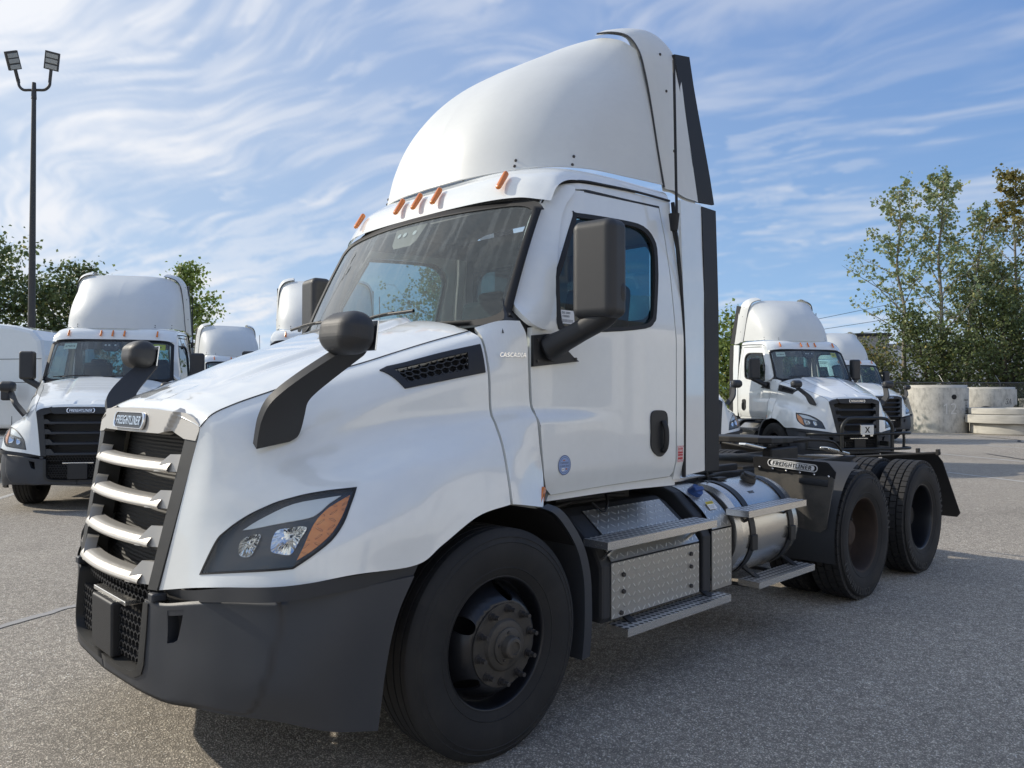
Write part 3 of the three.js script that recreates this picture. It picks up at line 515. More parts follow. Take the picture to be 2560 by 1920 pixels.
  for (const [y0, y1] of bars) {
    const wd = .415 + (y0 - .838) * .16, c = y0 + .027;
    const wedge = [[wd - .135, y0 - .003], [wd - .045, y1 - .002], [wd + .035, y1], [wd + .022, y0 + .002]];
    const W = panel(wedge, [], (z, y) => front(z, y, .032 - .032 * sstep(wd - .12, wd + .04, z)), .02, .02, { lip: .05 });
    const prof = [[-.045, .042], [-.005, .041], [.014, .035], [.024, .021], [.027, .006], [.020, -.002], [-.03, -.003]];
    const blade = gridGeo((u, v) => { const f = v * 6, k = Math.min(5, Math.floor(f)), a = f - k, z = lerp(-wd + .03, wd - .03, u), bw = .018 * (1 - (z / wd) ** 2); return front(z, y0 + lerp(prof[k][1], prof[k + 1][1], a), lerp(prof[k][0], prof[k + 1][0], a) + bw); }, 24, 18);
    P('grille_bar', merge([blade, W, mir(W)]), M.silver, gr);
  }
  P('radiator_screen', panel([[-.53, .79], [.53, .79], [.56, 1.47], [-.56, 1.47]], [], frontAt(-.13), .1, .68, { uvs: 1 }), M.radiator, gr);
  P('radiator_post', bar([-1.075, .80, 0], [-.965, 1.47, 0], .012, .024), M.black, gr);
  const bg = badge(.385, .075, gr, g => g.rotateY(-Math.PI / 2).rotateZ(-.17).translate(-1.183, 1.489, .01), M.lampHouse);
  // ---------- bumper
  const bumpPoly = [[0, .80], [.12, .80], [.2, .795], [.238, .745], [.25, .66], [.258, 0], [1, 0], [1, 1], [0, 1]];
  const slot = [[.388, .07], [.462, .066], [.436, .27], [.425, .352], [.405, .385], [.376, .40]];
  const bGeo = panel(bumpPoly, [slot], bumper, .012, .04, { lip: .05, holeLip: .05, flip: true, uvs: 2 });
  both('bumper', bGeo, M.bumper, T);
  const bOut = d => offsetSurface(bumper, -d, 2e-3);
  const lf = panel([[0, .865], [.13, .865], [.215, .855], [.262, .78], [.277, .66], [.285, .03], [.255, .03], [.248, .64], [.235, .735], [.198, .785], [.12, .79], [0, .79]], [], bOut(.006), .03, .06, { lip: .09, flip: true });
  both('lower_grille_frame', lf, M.grilleFrame, T);
  P('lower_grille_recess', box(.02, .50, 1.06, -1.10, .64, 0), M.dark);
  both('bumper_recess', box(.02, .26, .30, -1.10, .66, .66, 0, [0, -.3, 0]), M.dark, T);
  P('grille_mesh', honeycomb((a, b) => V(-1.205 - .03 * (1 - (a / .45) ** 2), b, a), -.44, .44, .735, .835, 22, 3, .022, .006, V(-1, 0, 0)), M.black);
  both('lower_mesh', honeycomb((a, b) => V(-1.235 - .02 * (1 - (a / .45) ** 2), b, a), .15, .41, .495, .70, 7, 6, .022, .006, V(-1, 0, 0)), M.black, T);
  P('radar_cover', box(.05, .235, .27, -1.27, .60, 0, .012), M.black);
  P('radar_bracket', box(.08, .02, .42, -1.225, .722, 0, .004), M.aluminium);
  both('bumper_cap', box(.06, .035, .05, -1.232, .80, .49, .008), M.bumper, T);
  // dark band between the painted body and the bumper
  const bandNet = netSurface([[[-1.215, .83, .50], [-1.19, .80, .50]], [[-1.18, .858, .72], [-1.18, .815, .72]], [[-1.125, .888, .89], [-1.13, .835, .89]], [[-1.01, .914, 1.115], [-1.02, .86, 1.115]], [[-.775, .925, 1.185], [-.79, .872, 1.185]], [[-.47, .922, 1.19], [-.50, .875, 1.19]]]);
  both('bumper_ledge', gridGeo(bandNet, 40, 3), M.ledge, T);
  // ---------- cowl between hood and door
  const cwGeo = panel([[0, 0], [1, 0], [1, 1], [0, 1]], [], cowl, .1, .03, { lip: .03, flip: true });
  const [cwL] = both('cowl_panel', cwGeo, M.paint, T);
  P('side_lettering', conform(letters('CASCADIA', .021, .003, .165, .2), (x, y, z) => { const q = V(.198 + x, 1.796 + y + x * .02, 0); q.z = 1.046 + (q.x - .2) * .06 + z + .002; return q; }), M.chrome, cwL);
  both('side_marker', panel([[.265, 1.078], [.305, 1.07], [.36, 1.15], [.33, 1.165]], [], (x, y) => V(x, y, 1.165 - (x - .265) * .55), .05, .05, { lip: .03 }), M.amber, T);
  // inner wheel arch and splash guard behind the front wheel
  const archPts = [[-.62, .55], [-.58, .75], [-.47, .925], [-.355, .995], [-.155, 1.09], [.02, 1.118], [.16, 1.102], [.30, 1.05], [.42, .96], [.50, .86]];
  const archGeo = (() => { const c = archPts.map(p => [p[0], p[1] + .006]); return gridGeo((u, v) => { const f = u * (c.length - 1), i = Math.min(c.length - 2, Math.floor(f)), a = f - i; return V(lerp(c[i][0], c[i + 1][0], a), lerp(c[i][1], c[i + 1][1], a), lerp(1.172, .55, v)); }, 40, 3); })();
  both('wheel_well', archGeo, M.dark, T);
  const guardC = [[.26, 1.075, 1.175], [.335, 1.045, 1.185], [.44, .95, 1.18], [.525, .83, 1.175], [.57, .70, 1.17], [.585, .55, 1.165], [.585, .40, 1.16], [.575, .285, 1.155]];
  const guardGeo = (() => { const cv = new THREE.CatmullRomCurve3(guardC.map(p => V(...p))); return merge([gridGeo((u, v) => { const p = cv.getPointAt(u), w = lerp(.055, .075, u); return p.add(V(v * w, v * w * .25 * (1 - u), -.012 * v)); }, 40, 2), gridGeo((u, v) => { const p = cv.getPointAt(u); return p.add(V(0, 0, -v * .62)); }, 40, 4)]); })();
  both('splash_guard', guardGeo, M.bumper, T);
  // ---------- cab sides: pillar, door, rear corner
  const WIN = smoothLoop([[.735, 2.575], [1.13, 2.60], [1.33, 2.595], [1.425, 2.53], [1.437, 2.42], [1.375, 2.09], [1.34, 2.025], [1.25, 1.985], [.90, 1.945], [.57, 1.932], [.505, 1.965], [.508, 2.18], [.528, 2.235], [.705, 2.555]], 3);
  WIN.forEach(p => { if (p[0] > 1.0) p[0] += .0; });
  const doorPoly = [[.322, 1.935], [.316, 1.73], [.326, 1.56], [.341, 1.485], [.352, 1.36], [.37, 1.21], [.40, 1.145], [.445, 1.11], [1.52, 1.122], [1.548, 1.15], [1.552, 1.9], [1.535, 2.55], [1.515, 2.735], [.86, 2.715], [.735, 2.70], [.62, 2.55], [.49, 2.2], [.455, 1.99], [.42, 1.945]];
  const doorGeo = panel(doorPoly, [WIN], side, .05, .05, { lip: .03, holeLip: .03 });
  const winRubber = panel(WIN, [shrink(WIN, .925)], sideAt(.003), .04, .04, { lip: .008, holeLip: .02 });
  const winGlass = panel(shrink(WIN, .95), [], sideAt(-.015), .2, .2);
  const topPoly = [[.62, 2.705], [.70, 2.735], [.78, 2.75], [.95, 2.765], [1.25, 2.785], [1.635, 2.795], [1.635, 1.10], [1.562, 1.10], [1.562, 1.9], [1.545, 2.55], [1.523, 2.745], [.86, 2.725], [.73, 2.71]];
  const rearGeo = panel(topPoly, [], side, .06, .06, { lip: .04 });
  const slotGeo = panel([[.82, 2.705], [1.52, 2.737], [1.52, 2.748], [.82, 2.717]], [], sideAt(.002), .1, .1, { lip: .004 });
  const pillarPoly = smoothLoop([[.275, 2.09], [.375, 2.33], [.46, 2.50], [.515, 2.58], [.545, 2.625], [.615, 2.69], [.70, 2.725], [.735, 2.695], [.625, 2.55], [.50, 2.20], [.475, 2.0], [.455, 1.94], [.40, 1.925], [.30, 1.95], [.262, 2.02]], 3);
  const pillarGeo = panel(pillarPoly, [], (x, y) => V(x, y, sideZ(x, y) + .012 + .016 * sstep(0, .1, x - wsEdge(y) - .03)), .03, .05, { lip: .03 });
  const trimGeo = panel([[.16, 1.90], [.44, 1.90], [.50, 2.2], [.70, 2.62], [1.6, 2.66], [1.6, 2.785], [.8, 2.75], [.62, 2.69], [.54, 2.60], [.44, 2.45], [.22, 2.02]], [], sideAt(-.04), .1, .1);
  const sillGeo = panel([[.43, 1.078], [.44, 1.106], [1.54, 1.117], [1.60, 1.115], [1.60, 1.062], [1.2, 1.072]], [], sideAt(-.012), .1, .05, { lip: .05 });
  const gutter = [[.545, 2.605], [.585, 2.652], [.645, 2.715], [.72, 2.748], [.80, 2.762], [1.0, 2.777], [1.3, 2.794], [1.63, 2.80]].map(p => [p[0], p[1], sideZ(p[0], p[1]) + .008]);
  const gutterGeo = tube(gutter, .0075, 60, 6);
  const handleFrame = panel(smoothLoop([[1.30, 1.50], [1.375, 1.518], [1.45, 1.495], [1.455, 1.38], [1.45, 1.29], [1.38, 1.248], [1.30, 1.30], [1.295, 1.40]], 4), [], sideAt(.009), .03, .03, { lip: .012 });
  const handlePull = sweep([[1.405, 1.455, 1.064], [1.408, 1.42, 1.078], [1.41, 1.36, 1.082], [1.408, 1.30, 1.076], [1.40, 1.275, 1.064]], [[.04, .016], [.042, .018], [.042, .018], [.042, .018], [.038, .016]], 20, 12, V(0, 0, 1), 3);
  for (const k of [0, 1]) {
    const m = g => k ? mir(g) : g, d = P('door', m(doorGeo), M.paint);
    P('window_seal', m(winRubber), M.rubber, d); P('window_glass', m(winGlass), M.tint, d); P('drip_slot', m(slotGeo), M.rubber, d);
    P('door_handle', m(handleFrame), M.black, d); P('handle_pull', m(handlePull), M.rubber, d);
    P('a_pillar', m(pillarGeo), M.paint); P('pillar_trim', m(trimGeo), M.interior); P('cab_corner', m(rearGeo), M.paint); P('door_sill', m(sillGeo), M.paint); P('roof_seal', m(gutterGeo), M.rubber);
  }
  // stickers on the driver's side
  const idle = canvasTex(256, 256, (c, w) => { c.fillStyle = '#8fa6cf'; c.fillRect(0, 0, w, w); c.strokeStyle = '#27365f'; c.lineWidth = 7; c.beginPath(); c.arc(128, 128, 122, 0, 7); c.stroke(); c.lineWidth = 4; c.beginPath(); c.arc(128, 128, 98, 0, 7); c.stroke(); c.fillStyle = '#a9715f'; c.fillRect(92, 58, 46, 18); c.fillRect(150, 168, 34, 22); c.fillStyle = '#1c2645'; c.font = 'bold 33px sans-serif'; c.textAlign = 'center'; c.fillText('CERTIFIED', 128, 112); c.fillText('CLEAN IDLE', 128, 150); c.fillStyle = '#e8e8e8'; c.fillRect(72, 164, 56, 38); c.fillStyle = '#222'; c.font = 'bold 18px sans-serif'; c.fillText('4081', 100, 190); });
  const disc = (r, cx, cy, d) => { const g = new THREE.CircleGeometry(r, 40); return conform(g, (x, y) => side(cx + x, cy + y).add(V(0, 0, d))); };
  P('idle_sticker', disc(.0505, .520, 1.254, .0025), std(1, 1, 1, { map: idle, roughness: .35 }));
  const fire = canvasTex(128, 256, (c, w, h) => { c.fillStyle = '#e9e4e2'; c.fillRect(0, 0, w, h); c.fillStyle = '#c03038'; for (let i = -6; i < 14; i++) { c.beginPath(); c.moveTo(i * 30, 0); c.lineTo(i * 30 + 15, 0); c.lineTo(i * 30 - 9, 40); c.lineTo(i * 30 - 24, 40); c.fill(); c.beginPath(); c.moveTo(i * 30, h - 40); c.lineTo(i * 30 + 15, h - 40); c.lineTo(i * 30 - 9, h); c.lineTo(i * 30 - 24, h); c.fill(); } c.fillRect(10, 42, w - 20, h - 84); c.fillStyle = '#f5eeee'; c.textAlign = 'center'; c.font = 'bold 44px sans-serif'; c.fillText('FIRE', 64, 92); c.font = 'bold 15px sans-serif'; c.fillText('EXTINGUISHER', 64, 130, 104); c.font = 'bold 34px sans-serif'; c.fillText('INSIDE', 64, 182, 100); });
  P('fire_sticker', conform(new THREE.PlaneGeometry(.062, .098, 3, 1), (x, y) => side(1.597 + x, 1.253 + y).add(V(0, 0, .003))), std(1, 1, 1, { map: fire, roughness: .35 }));
  const tagTex = canvasTex(128, 80, (c, w, h) => { c.fillStyle = '#f2f2f0'; c.fillRect(0, 0, w, h); c.fillStyle = '#222'; c.font = 'bold 17px sans-serif'; c.fillText('EXO 2309Y', 8, 22); c.fillText('+1000001', 8, 42); for (let i = 0; i < 40; i++) if ((i * 7) % 5 < 3) c.fillRect(8 + i * 2.7, 54, 1.6, 18); });
  P('window_label', conform(new THREE.PlaneGeometry(.10, .07), (x, y) => side(.60 + x, 2.005 + y).add(V(0, 0, -.008))), std(1, 1, 1, { map: tagTex, roughness: .5 }));
  // door mirrors
  const mh = (() => { const g = new RoundedBoxGeometry(.15, .47, .235, 6, .045); const p = g.attributes.position; for (let i = 0; i < p.count; i++) { const x = p.getX(i), y = p.getY(i), z = p.getZ(i); p.setX(i, x - .02 * (z / .12) * (x < 0 ? -1 : 0) * .5); p.setZ(i, z + (y < -.12 ? .0 : 0)); } g.computeVertexNormals(); return g.rotateY(.06).translate(.51, 2.205, 1.322); })();
  const ma = sweep([[.43, 1.83, 1.06], [.455, 1.872, 1.14], [.49, 1.925, 1.24], [.52, 1.98, 1.33], [.535, 2.05, 1.378], [.545, 2.13, 1.388], [.545, 2.21, 1.39]], [[.13, .15], [.105, .125], [.10, .11], [.105, .115], [.12, .12], [.11, .085], [.06, .03]], 36, 18, V(.9, .2, .2).normalize(), 2.8);
  const mb = slab(smoothLoop([[.317, 1.895, 1], [.46, 1.91], [.49, 1.885], [.61, 1.80], [.655, 1.778, 1], [.317, 1.742, 1]], 3), sideAt(.018), .018);
  const mg = box(.008, .38, .17, .582, 2.215, 1.315, .004, [0, .06, 0]);
  for (const k of [0, 1]) { const h = node('door_mirror', T), m = g => k ? mir(g) : g; P('mirror_head', m(mh), M.mirror, h); P('mirror_arm', m(ma), M.black, h); P('mirror_base', m(mb), M.black, h); P('mirror_glass', m(mg), M.mirrorGlass, h); for (const q of [[.345, 1.875], [.345, 1.77], [.625, 1.79]]) P('base_bolt', m(new THREE.CylinderGeometry(.007, .007, .008, 10).rotateX(Math.PI / 2).translate(q[0], q[1], sideZ(...q) + .02)), M.nut, h); }
  // ---------- windscreen
  const wsOut = d => offsetSurface(wsNet, d);
  const WS = rrect(.0, .0, 1, 1, .09, 7).map(p => [p[0], p[1]]), WSi = rrect(.026, .045, .974, .955, .075, 7);
  P('windshield_seal', panel(WS, [WSi], wsOut(.008), .03, .06, { lip: .03, holeLip: .01 }), M.rubber);
  const ws = P('windshield', panel(rrect(.015, .025, .985, .975, .08, 7), [], wsOut(.002), .06, .12), M.windshield);
  P('camera_module', panel([[.41, .955], [.575, .955], [.555, .80], [.535, .76], [.45, .76], [.43, .80]], [], wsOut(-.012), .05, .1, { lip: .05 }), M.lampHouse);
  for (const z of [.45, .48, .53]) P('sensor', panel(circle(z, .875, .009, 12, .02), [], wsOut(-.008), .05, .1), M.drl);
  const wiper = s => merge([sweep([[.03, 1.965, s - .05], [-.005, 1.985, s + .05], [.02, 2.005, s + .22]], [[.02, .016], [.018, .012], [.014, .01]], 14, 8), tube([[.03, 1.975, s - .15], [.012, 1.992, s + .1], [.03, 2.0, s + .38]], .009, 16, 6)]);
  P('wiper', wiper(.12).translate(-.01, .035, 0), M.black); P('wiper', wiper(-.62).translate(-.01, .035, 0), M.black);
  P('wiper_cowl', gridGeo((u, v) => { const z = lerp(-.9, .9, v), b = 1 - (z / .9) ** 2; return V(lerp(.04, .19 - .13 * b + .0, u), lerp(1.93, 1.95, u) + .03 * b * (1 - u), z); }, 4, 24), M.black);
  // ---------- roof, marker lights
  const roofGeo = gridGeo((u, v) => roofNet(u, v), 40, 36, 1.3, 1);
  P('roof', merge([roofGeo, mir(roofGeo)]), M.paint);
  const ml = (() => { const g = new RoundedBoxGeometry(.034, .125, .034, 3, .015); const p = g.attributes.position; for (let i = 0; i < p.count; i++) { const t = (p.getY(i) + .06) / .12; p.setZ(i, p.getZ(i) * lerp(1.1, .75, t)); p.setX(i, p.getX(i) * lerp(.8, 1, t)); } g.computeVertexNormals(); return g.rotateZ(-.6); })();
  for (const z of [-.687, -.18, 0, .18, .687]) { const m = P('marker_light', ml, M.amber); const p = roofNet(.215, clamp(Math.abs(z) / .6 * .4)); m.position.set(lerp(.422, .472, (Math.abs(z) / .687) ** 2) - .006, 2.754, z); }
  // ---------- roof deflector
  const dg = gridGeo((u, v) => deflector(u, v), 50, 60, 1.4, 1.4);
  const df = P('roof_deflector', merge([dg, mir(dg)]), M.paintMatt);
  P('deflector_lip', merge((() => { const e = DEFL[0].map(p => [p[0], p[1], p[2]]); const g = tube(e, .005, 50, 6); return [g, mir(g)]; })()), M.paintMatt, df);
  const eg = gridGeo((u, v) => earNet(u, v), 24, 50, .4, 1.2), eb = merge([eg, gridGeo((u, v) => earNet(u, v).add(V(0, -.01, -.02)), 24, 50)]);
  const es = tube([[1.36, 3.862, .60], [1.385, 3.845, .70], [1.418, 3.80, .795], [1.448, 3.70, .855], [1.482, 3.56, .878], [1.522, 3.38, .891], [1.572, 3.13, .903], [1.628, 2.89, .914]].map(p => [p[0] - .004, p[1], p[2] + .004]), .006, 50, 6);
  const rivet = (x, y, z) => new THREE.SphereGeometry(.009, 8, 6).translate(x, y, z);
  for (const k of [0, 1]) { const m = g => k ? mir(g) : g, e = P('deflector_ear', m(eb), M.paintMatt); P('ear_seal', m(es), M.seam, e); for (const q of [[.4, .45], [.4, .64], [.4, .86]]) { const p = earNet(...q); P('ear_bolt', m(rivet(p.x, p.y, p.z)), M.nut, e); } }
  for (const [a, b] of [[.05, .40], [.02, .40], [.06, .66], [.012, .66]]) for (const s of [1, -1]) { const p = deflector(a, b); P('deflector_bolt', rivet(p.x, p.y, p.z * s), M.nut, df); }
  P('deflector_mount', merge([box(.9, .03, .03, 1.1, 2.875, .5), box(.9, .03, .03, 1.1, 2.875, -.5), box(.03, .03, 1.2, .75, 2.87, 0)]), M.black);
  // ---------- side extenders behind the cab
  const extZ = (x, y) => V(x, y, 1.035 - .13 * (x - 1.65) - .02 * sstep(2.2, 2.8, y));
  const lowW = slab([[1.655, 1.115], [1.955, 1.125], [1.945, 2.825], [1.655, 2.80]], extZ, .02, .1, .3), lowB = slab([[1.957, 1.12], [2.158, 1.115], [2.158, 2.825], [1.947, 2.815]], (x, y) => extZ(x, y).add(V(0, 0, .006)), .02, .08, .4);
  const upB = slab([[1.715, 3.74], [1.895, 3.78], [2.148, 2.865], [1.935, 2.845]], (x, y) => V(x, y, lerp(.962, .925, sstep(2.85, 3.75, y)) - .05 * (x - 1.9)), .02, .08, .3);
  const gapSeal = tube([[1.646, 1.11, 1.043], [1.646, 1.9, 1.043], [1.646, 2.3, 1.02], [1.646, 2.79, .965]], .012, 24, 6);
  for (const k of [0, 1]) { const m = g => k ? mir(g) : g; P('side_extender', m(lowW), M.paint); P('extender_rubber', m(lowB), M.rubber); P('extender_rubber', m(upB), M.rubber); P('corner_seal', m(gapSeal), M.rubber); }
  const an = node('antenna', T); P('antenna_mast', merge([rod([1.545, 2.68, 1.062], [1.55, 3.62, 1.04], .0085)]), M.rubber, an); P('antenna_base', new THREE.CylinderGeometry(.033, .022, .10, 14).translate(1.543, 2.64, 1.045), M.rubber, an);
  P('antenna_cable', tube([[1.545, 2.59, 1.035], [1.60, 2.45, 1.03], [1.64, 2.2, 1.035]], .006, 12, 6), M.rubber, an);
  // ---------- cab interior and back wall
  const backW = [[.20, 2.10], [.80, 2.10], [.80, 2.55], [.20, 2.55]], mirW = backW.map(p => [-p[0], p[1]]);
  P('cab_back', panel([[-1.0, 1.10], [1.0, 1.10], [.93, 2.80], [-.93, 2.80]], [rrect(.16, 2.08, .82, 2.55, .08), rrect(-.82, 2.08, -.16, 2.55, .08)], (z, y) => V(1.615, y, z), .2, .2, { lip: .05, holeLip: .05, flip: false }), M.headliner);
  for (const s of [1, -1]) P('rear_window', box(.004, .48, .68, 1.59, 2.315, s * .49), M.tint);
  P('cab_floor', box(1.3, .06, 1.96, .96, 1.10, 0), M.interior);
  P('headliner', gridGeo((u, v) => { const p = roofNet(u, Math.abs(v * 2 - 1)); return V(p.x + .03, p.y - .05, Math.sign(v - .5) * p.z * .97); }, 12, 24), M.headliner);
  const dash = prism([[.12, 1.93], [.30, 1.965], [.46, 1.93], [.56, 1.82], [.55, 1.55], [.45, 1.15], [.12, 1.15]], 1.72, { axes: 'xy', at: -.86, bevel: .02 });
  P('dashboard', dash, M.interior);
  const seatG = z => merge([box(.50, .16, .50, 1.15, 1.50, z, .06), box(.14, .74, .48, 1.42, 1.93, z, .06, [0, 0, -.14]), box(.10, .17, .26, 1.50, 2.28, z, .045, [0, 0, -.14])]);
  P('seat', seatG(.52), M.seat); P('seat', seatG(-.52), M.seat);
  const stw = node('steering_wheel', T, [.74, 1.84, .50]); stw.rotation.set(0, 0, -.55);
  P('wheel_rim', new THREE.TorusGeometry(.225, .016, 8, 36).rotateX(Math.PI / 2), M.black, stw); P('wheel_spoke', merge([box(.42, .02, .05), box(.05, .02, .40), new THREE.CylinderGeometry(.07, .07, .05, 16), rod([0, 0, 0], [.0, -.4, 0], .03)]), M.black, stw);
  P('engine_bay', box(1.1, .55, 1.0, -.45, 1.25, 0), M.dark); P('firewall', box(.06, .85, 1.9, .22, 1.5, 0), M.dark);
  // ---------- chassis
  for (const s of [1, -1]) P('frame_rail', box(6.6, .27, .085, 2.3, .865, s * .43, .01), M.steel);
  both('brake_drum', new THREE.CylinderGeometry(.25, .25, .19, 32).rotateX(Math.PI / 2).translate(0, .5, .915), M.dark, T);
  P('front_axle', merge([box(.16, .14, 1.7, 0, .46, 0, .03), rod([.1, .5, -.8], [.1, .5, .8], .025)]), M.steel);
  for (const x of [3.94, 5.26]) P('rear_axle', merge([rod([x, .5, -.95], [x, .5, .95], .085, 16), new THREE.SphereGeometry(.23, 16, 12).translate(x, .52, 0), box(.5, .10, .12, x, .70, .43, .02), box(.5, .10, .12, x, .70, -.43, .02)]), M.steel);
  P('drive_shaft', rod([.9, .62, 0], [3.7, .52, 0], .055, 14), M.steel); P('transmission', merge([box(1.3, .5, .52, .95, .72, 0, .08)]), M.dark);
  for (const [x, w] of [[2.45, .8], [3.3, .8], [4.6, .8], [5.6, .95]]) P('cross_member', box(.08, .2, w, x, .87, 0), M.steel);
  P('deck_plate', panel([[1.60, .38], [2.30, .38], [2.30, .78], [1.60, .78]], [], (x, z) => V(x, 1.055, z), .4, .4, { lip: .02, flip: true }), M.grip);
  P('deck_rail', merge([box(1.5, .05, .06, 2.5, 1.035, .46, .01), box(.7, .012, .9, 2.6, 1.01, 0)]), M.steel);
  const fw = node('fifth_wheel', T);
  P('coupling_plate', (() => { const s = smoothLoop([[3.62, -.42], [3.98, -.46], [4.30, -.42], [4.62, -.38], [4.80, -.30], [4.55, -.05, 1], [4.38, -.03], [4.38, .03], [4.55, .05, 1], [4.80, .30], [4.62, .38], [4.30, .42], [3.98, .46], [3.62, .42]], 3); return merge([prism(s, .05, { axes: 'xz', at: 1.165, bevel: .008 })]).rotateZ(-.035).translate(.04, .16, 0); })(), M.steel, fw);
  P('coupling_bracket', merge([box(.5, .14, .09, 4.1, 1.08, .42, .02), box(.5, .14, .09, 4.1, 1.08, -.42, .02), box(1.3, .03, .9, 4.05, 1.005, 0)]), M.steel, fw); P('release_handle', tube([[4.3, 1.19, .40], [4.52, 1.20, .52], [4.78, 1.17, .60], [4.95, 1.08, .60]], .012, 18, 6), M.steel, fw);
  P('slide_ramp', merge([box(.5, .03, .09, 5.2, 1.06, .43, .01, [0, 0, -.16]), box(.5, .03, .09, 5.2, 1.06, -.43, .01, [0, 0, -.16])]), M.aluminium);
  // air lines behind the cab
  const coil = (x0, z0, L, r) => tube(Array.from({ length: 91 }, (_, i) => { const a = i / 90 * 2 * Math.PI * 9; return [x0 + L * i / 90, 1.10 + r * Math.sin(a) * 1 - .02 * Math.sin(i / 90 * Math.PI), z0 + r * Math.cos(a)]; }), .006, 180, 5);
  P('air_line', merge([coil(2.62, .22, .28, .03), coil(2.66, .10, .26, .03), tube([[2.9, 1.10, .22], [3.1, 1.04, .25], [3.4, 1.12, .2]], .012, 14, 6), tube([[2.3, 1.06, .3], [2.5, 1.12, .32], [2.7, 1.07, .2]], .012, 14, 6)]), M.rubber);
  P('under_cab_hoses', merge([tube([[.55, 1.02, .72], [.8, .98, .75], [1.1, 1.01, .72], [1.5, .98, .7]], .016, 24, 6), tube([[.5, .97, .70], [.9, 1.02, .68], [1.4, .97, .66]], .02, 24, 6), tube([[1.0, 1.0, .86], [1.06, .95, .9], [1.12, 1.0, .88], [1.15, 1.03, .84]], .008, 12, 5), box(1.1, .18, .3, 1.0, .98, .55), rod([.75, 1.03, .80], [1.15, 1.02, .79], .02)]), M.rubber);
  // battery and treatment boxes with chequer plate
  const sideKit = []; const bx = node('battery_box', T);
  P('box_body', prism([[1.075, .40], [1.098, .43], [1.098, .70], [1.05, .79], [.86, .94], [.79, .97], [.50, .97], [.50, .40]].map(p => [p[0], p[1]]), .93, { axes: 'zy', at: .80, bevel: .02 }), M.ledge, bx);
  P('tread_panel', panel([[.87, .418], [1.71, .418], [1.71, .712], [.87, .712]], [], (x, y) => V(x, y, 1.106), .3, .3, { lip: .006 }), M.tread, bx);
  const slope = (x, t) => V(x, lerp(.724, .80, t), lerp(1.106, 1.052, t)), slope2 = (x, t) => V(x, lerp(.806, .957, t), lerp(1.048, .852, t));
  const tre = (f, x0, x1, s) => { const g = panel([[x0, 0], [x1, 0], [x1, 1], [x0, 1]], [], f, .4, 1, { lip: .006, e: 1e-3 }); const u = g.attributes.uv; for (let i = 0; i < u.count; i++) u.setY(i, u.getY(i) * s); return g; };
  P('tread_panel', tre(slope, .87, 1.71, .09), M.tread, bx); P('tread_lid', tre(slope2, .93, 1.66, .25), M.tread, bx);
  for (const [x, y] of [[.97, .64], [.97, .55], [1.62, .66], [1.62, .585], [.95, .44], [1.62, .47]]) P('panel_bolt', new THREE.CylinderGeometry(.011, .013, .012, 12).rotateX(Math.PI / 2).translate(x, y, 1.112), M.nut, bx);
  const dx = node('fluid_tank', T);
  P('tank_frame', prism([[1.095, .40], [1.095, .74], [1.03, .86], [.88, .99], [.80, 1.02], [.50, 1.02], [.50, .40]], .09, { axes: 'zy', at: 1.775, bevel: .012 }), M.ledge, dx);
  P('tank_core', box(.21, .5, .36, 1.975, .67, .72, .02), M.ledge, dx);
  P('tread_panel', panel([[1.862, .40], [2.09, .40], [2.09, .765], [1.862, .765]], [], (x, y) => V(x, y, 1.104), .3, .4, { lip: .006 }), M.tread, dx);
  P('tread_panel', (() => { const cv = new THREE.CatmullRomCurve3([V(0, .775, 1.104), V(0, .86, 1.055), V(0, .965, .93), V(0, 1.015, .82), V(0, 1.02, .74)]); const g = gridGeo((u, v) => { const p = cv.getPointAt(v); return V(lerp(1.862, 2.09, u), p.y, p.z); }, 1, 14, .23, .45); return g; })(), M.tread, dx);
  P('filler_cap', merge([new THREE.CylinderGeometry(.042, .046, .05, 18), box(.10, .022, .03, 0, .03, 0, .008)]).rotateX(.85).translate(1.955, .985, .925), M.blueCap, dx);
  const cau = canvasTex(128, 96, (c, w, h) => { c.fillStyle = '#eceae4'; c.fillRect(0, 0, w, h); c.fillStyle = '#d9c02c'; c.fillRect(0, 0, w, 34); c.fillStyle = '#222'; c.font = 'bold 22px sans-serif'; c.textAlign = 'center'; c.fillText('CAUTION', 64, 25); c.fillStyle = '#888'; for (let i = 0; i < 4; i++) c.fillRect(14, 46 + i * 11, 100 - i * 9, 4); });
  P('caution_label', new THREE.PlaneGeometry(.085, .06).rotateX(-.75).translate(1.985, .905, 1.022), std(1, 1, 1, { map: cau, roughness: .5 }), dx);
  // fuel tank
  const ft = node('fuel_tank', T), ty = .70, tz = .835, tr = .318;
  const cyl = lathe([[0, 0], [.2, .004], [.28, .02], [.31, .045], [tr, .075], [tr, .775], [.31, .805], [.28, .83], [.2, .846], [0, .85]].map(p => [p[0], p[1]]), 72).rotateY(Math.PI / 2).translate(2.12, ty, tz);
  P('tank_barrel', creased(cyl, .4), M.tank, ft);
  for (const x of [2.27, 2.80]) P('tank_strap', merge([new THREE.CylinderGeometry(tr + .007, tr + .007, .065, 56, 1, true).rotateZ(Math.PI / 2).translate(x, ty, tz), box(.07, .10, .02, x, ty - .05, tz + tr + .01, .004)]), M.black, ft);
  for (const x of [2.27, 2.80]) P('tank_bracket', prism([[tz + .30, .36], [tz + .05, .355], [.45, .36], [.45, 1.0], [.51, 1.0], [.53, .5], [tz, .37]].map(p => [p[0], p[1]]), .06, { axes: 'zy', at: x - .03 }), M.black, ft);
  P('tank_cap', merge([new THREE.CylinderGeometry(.052, .055, .035, 20), new THREE.CylinderGeometry(.042, .042, .02, 12).translate(0, .025, 0)]).rotateX(.35).translate(2.62, 1.025, .93), M.hub, ft);
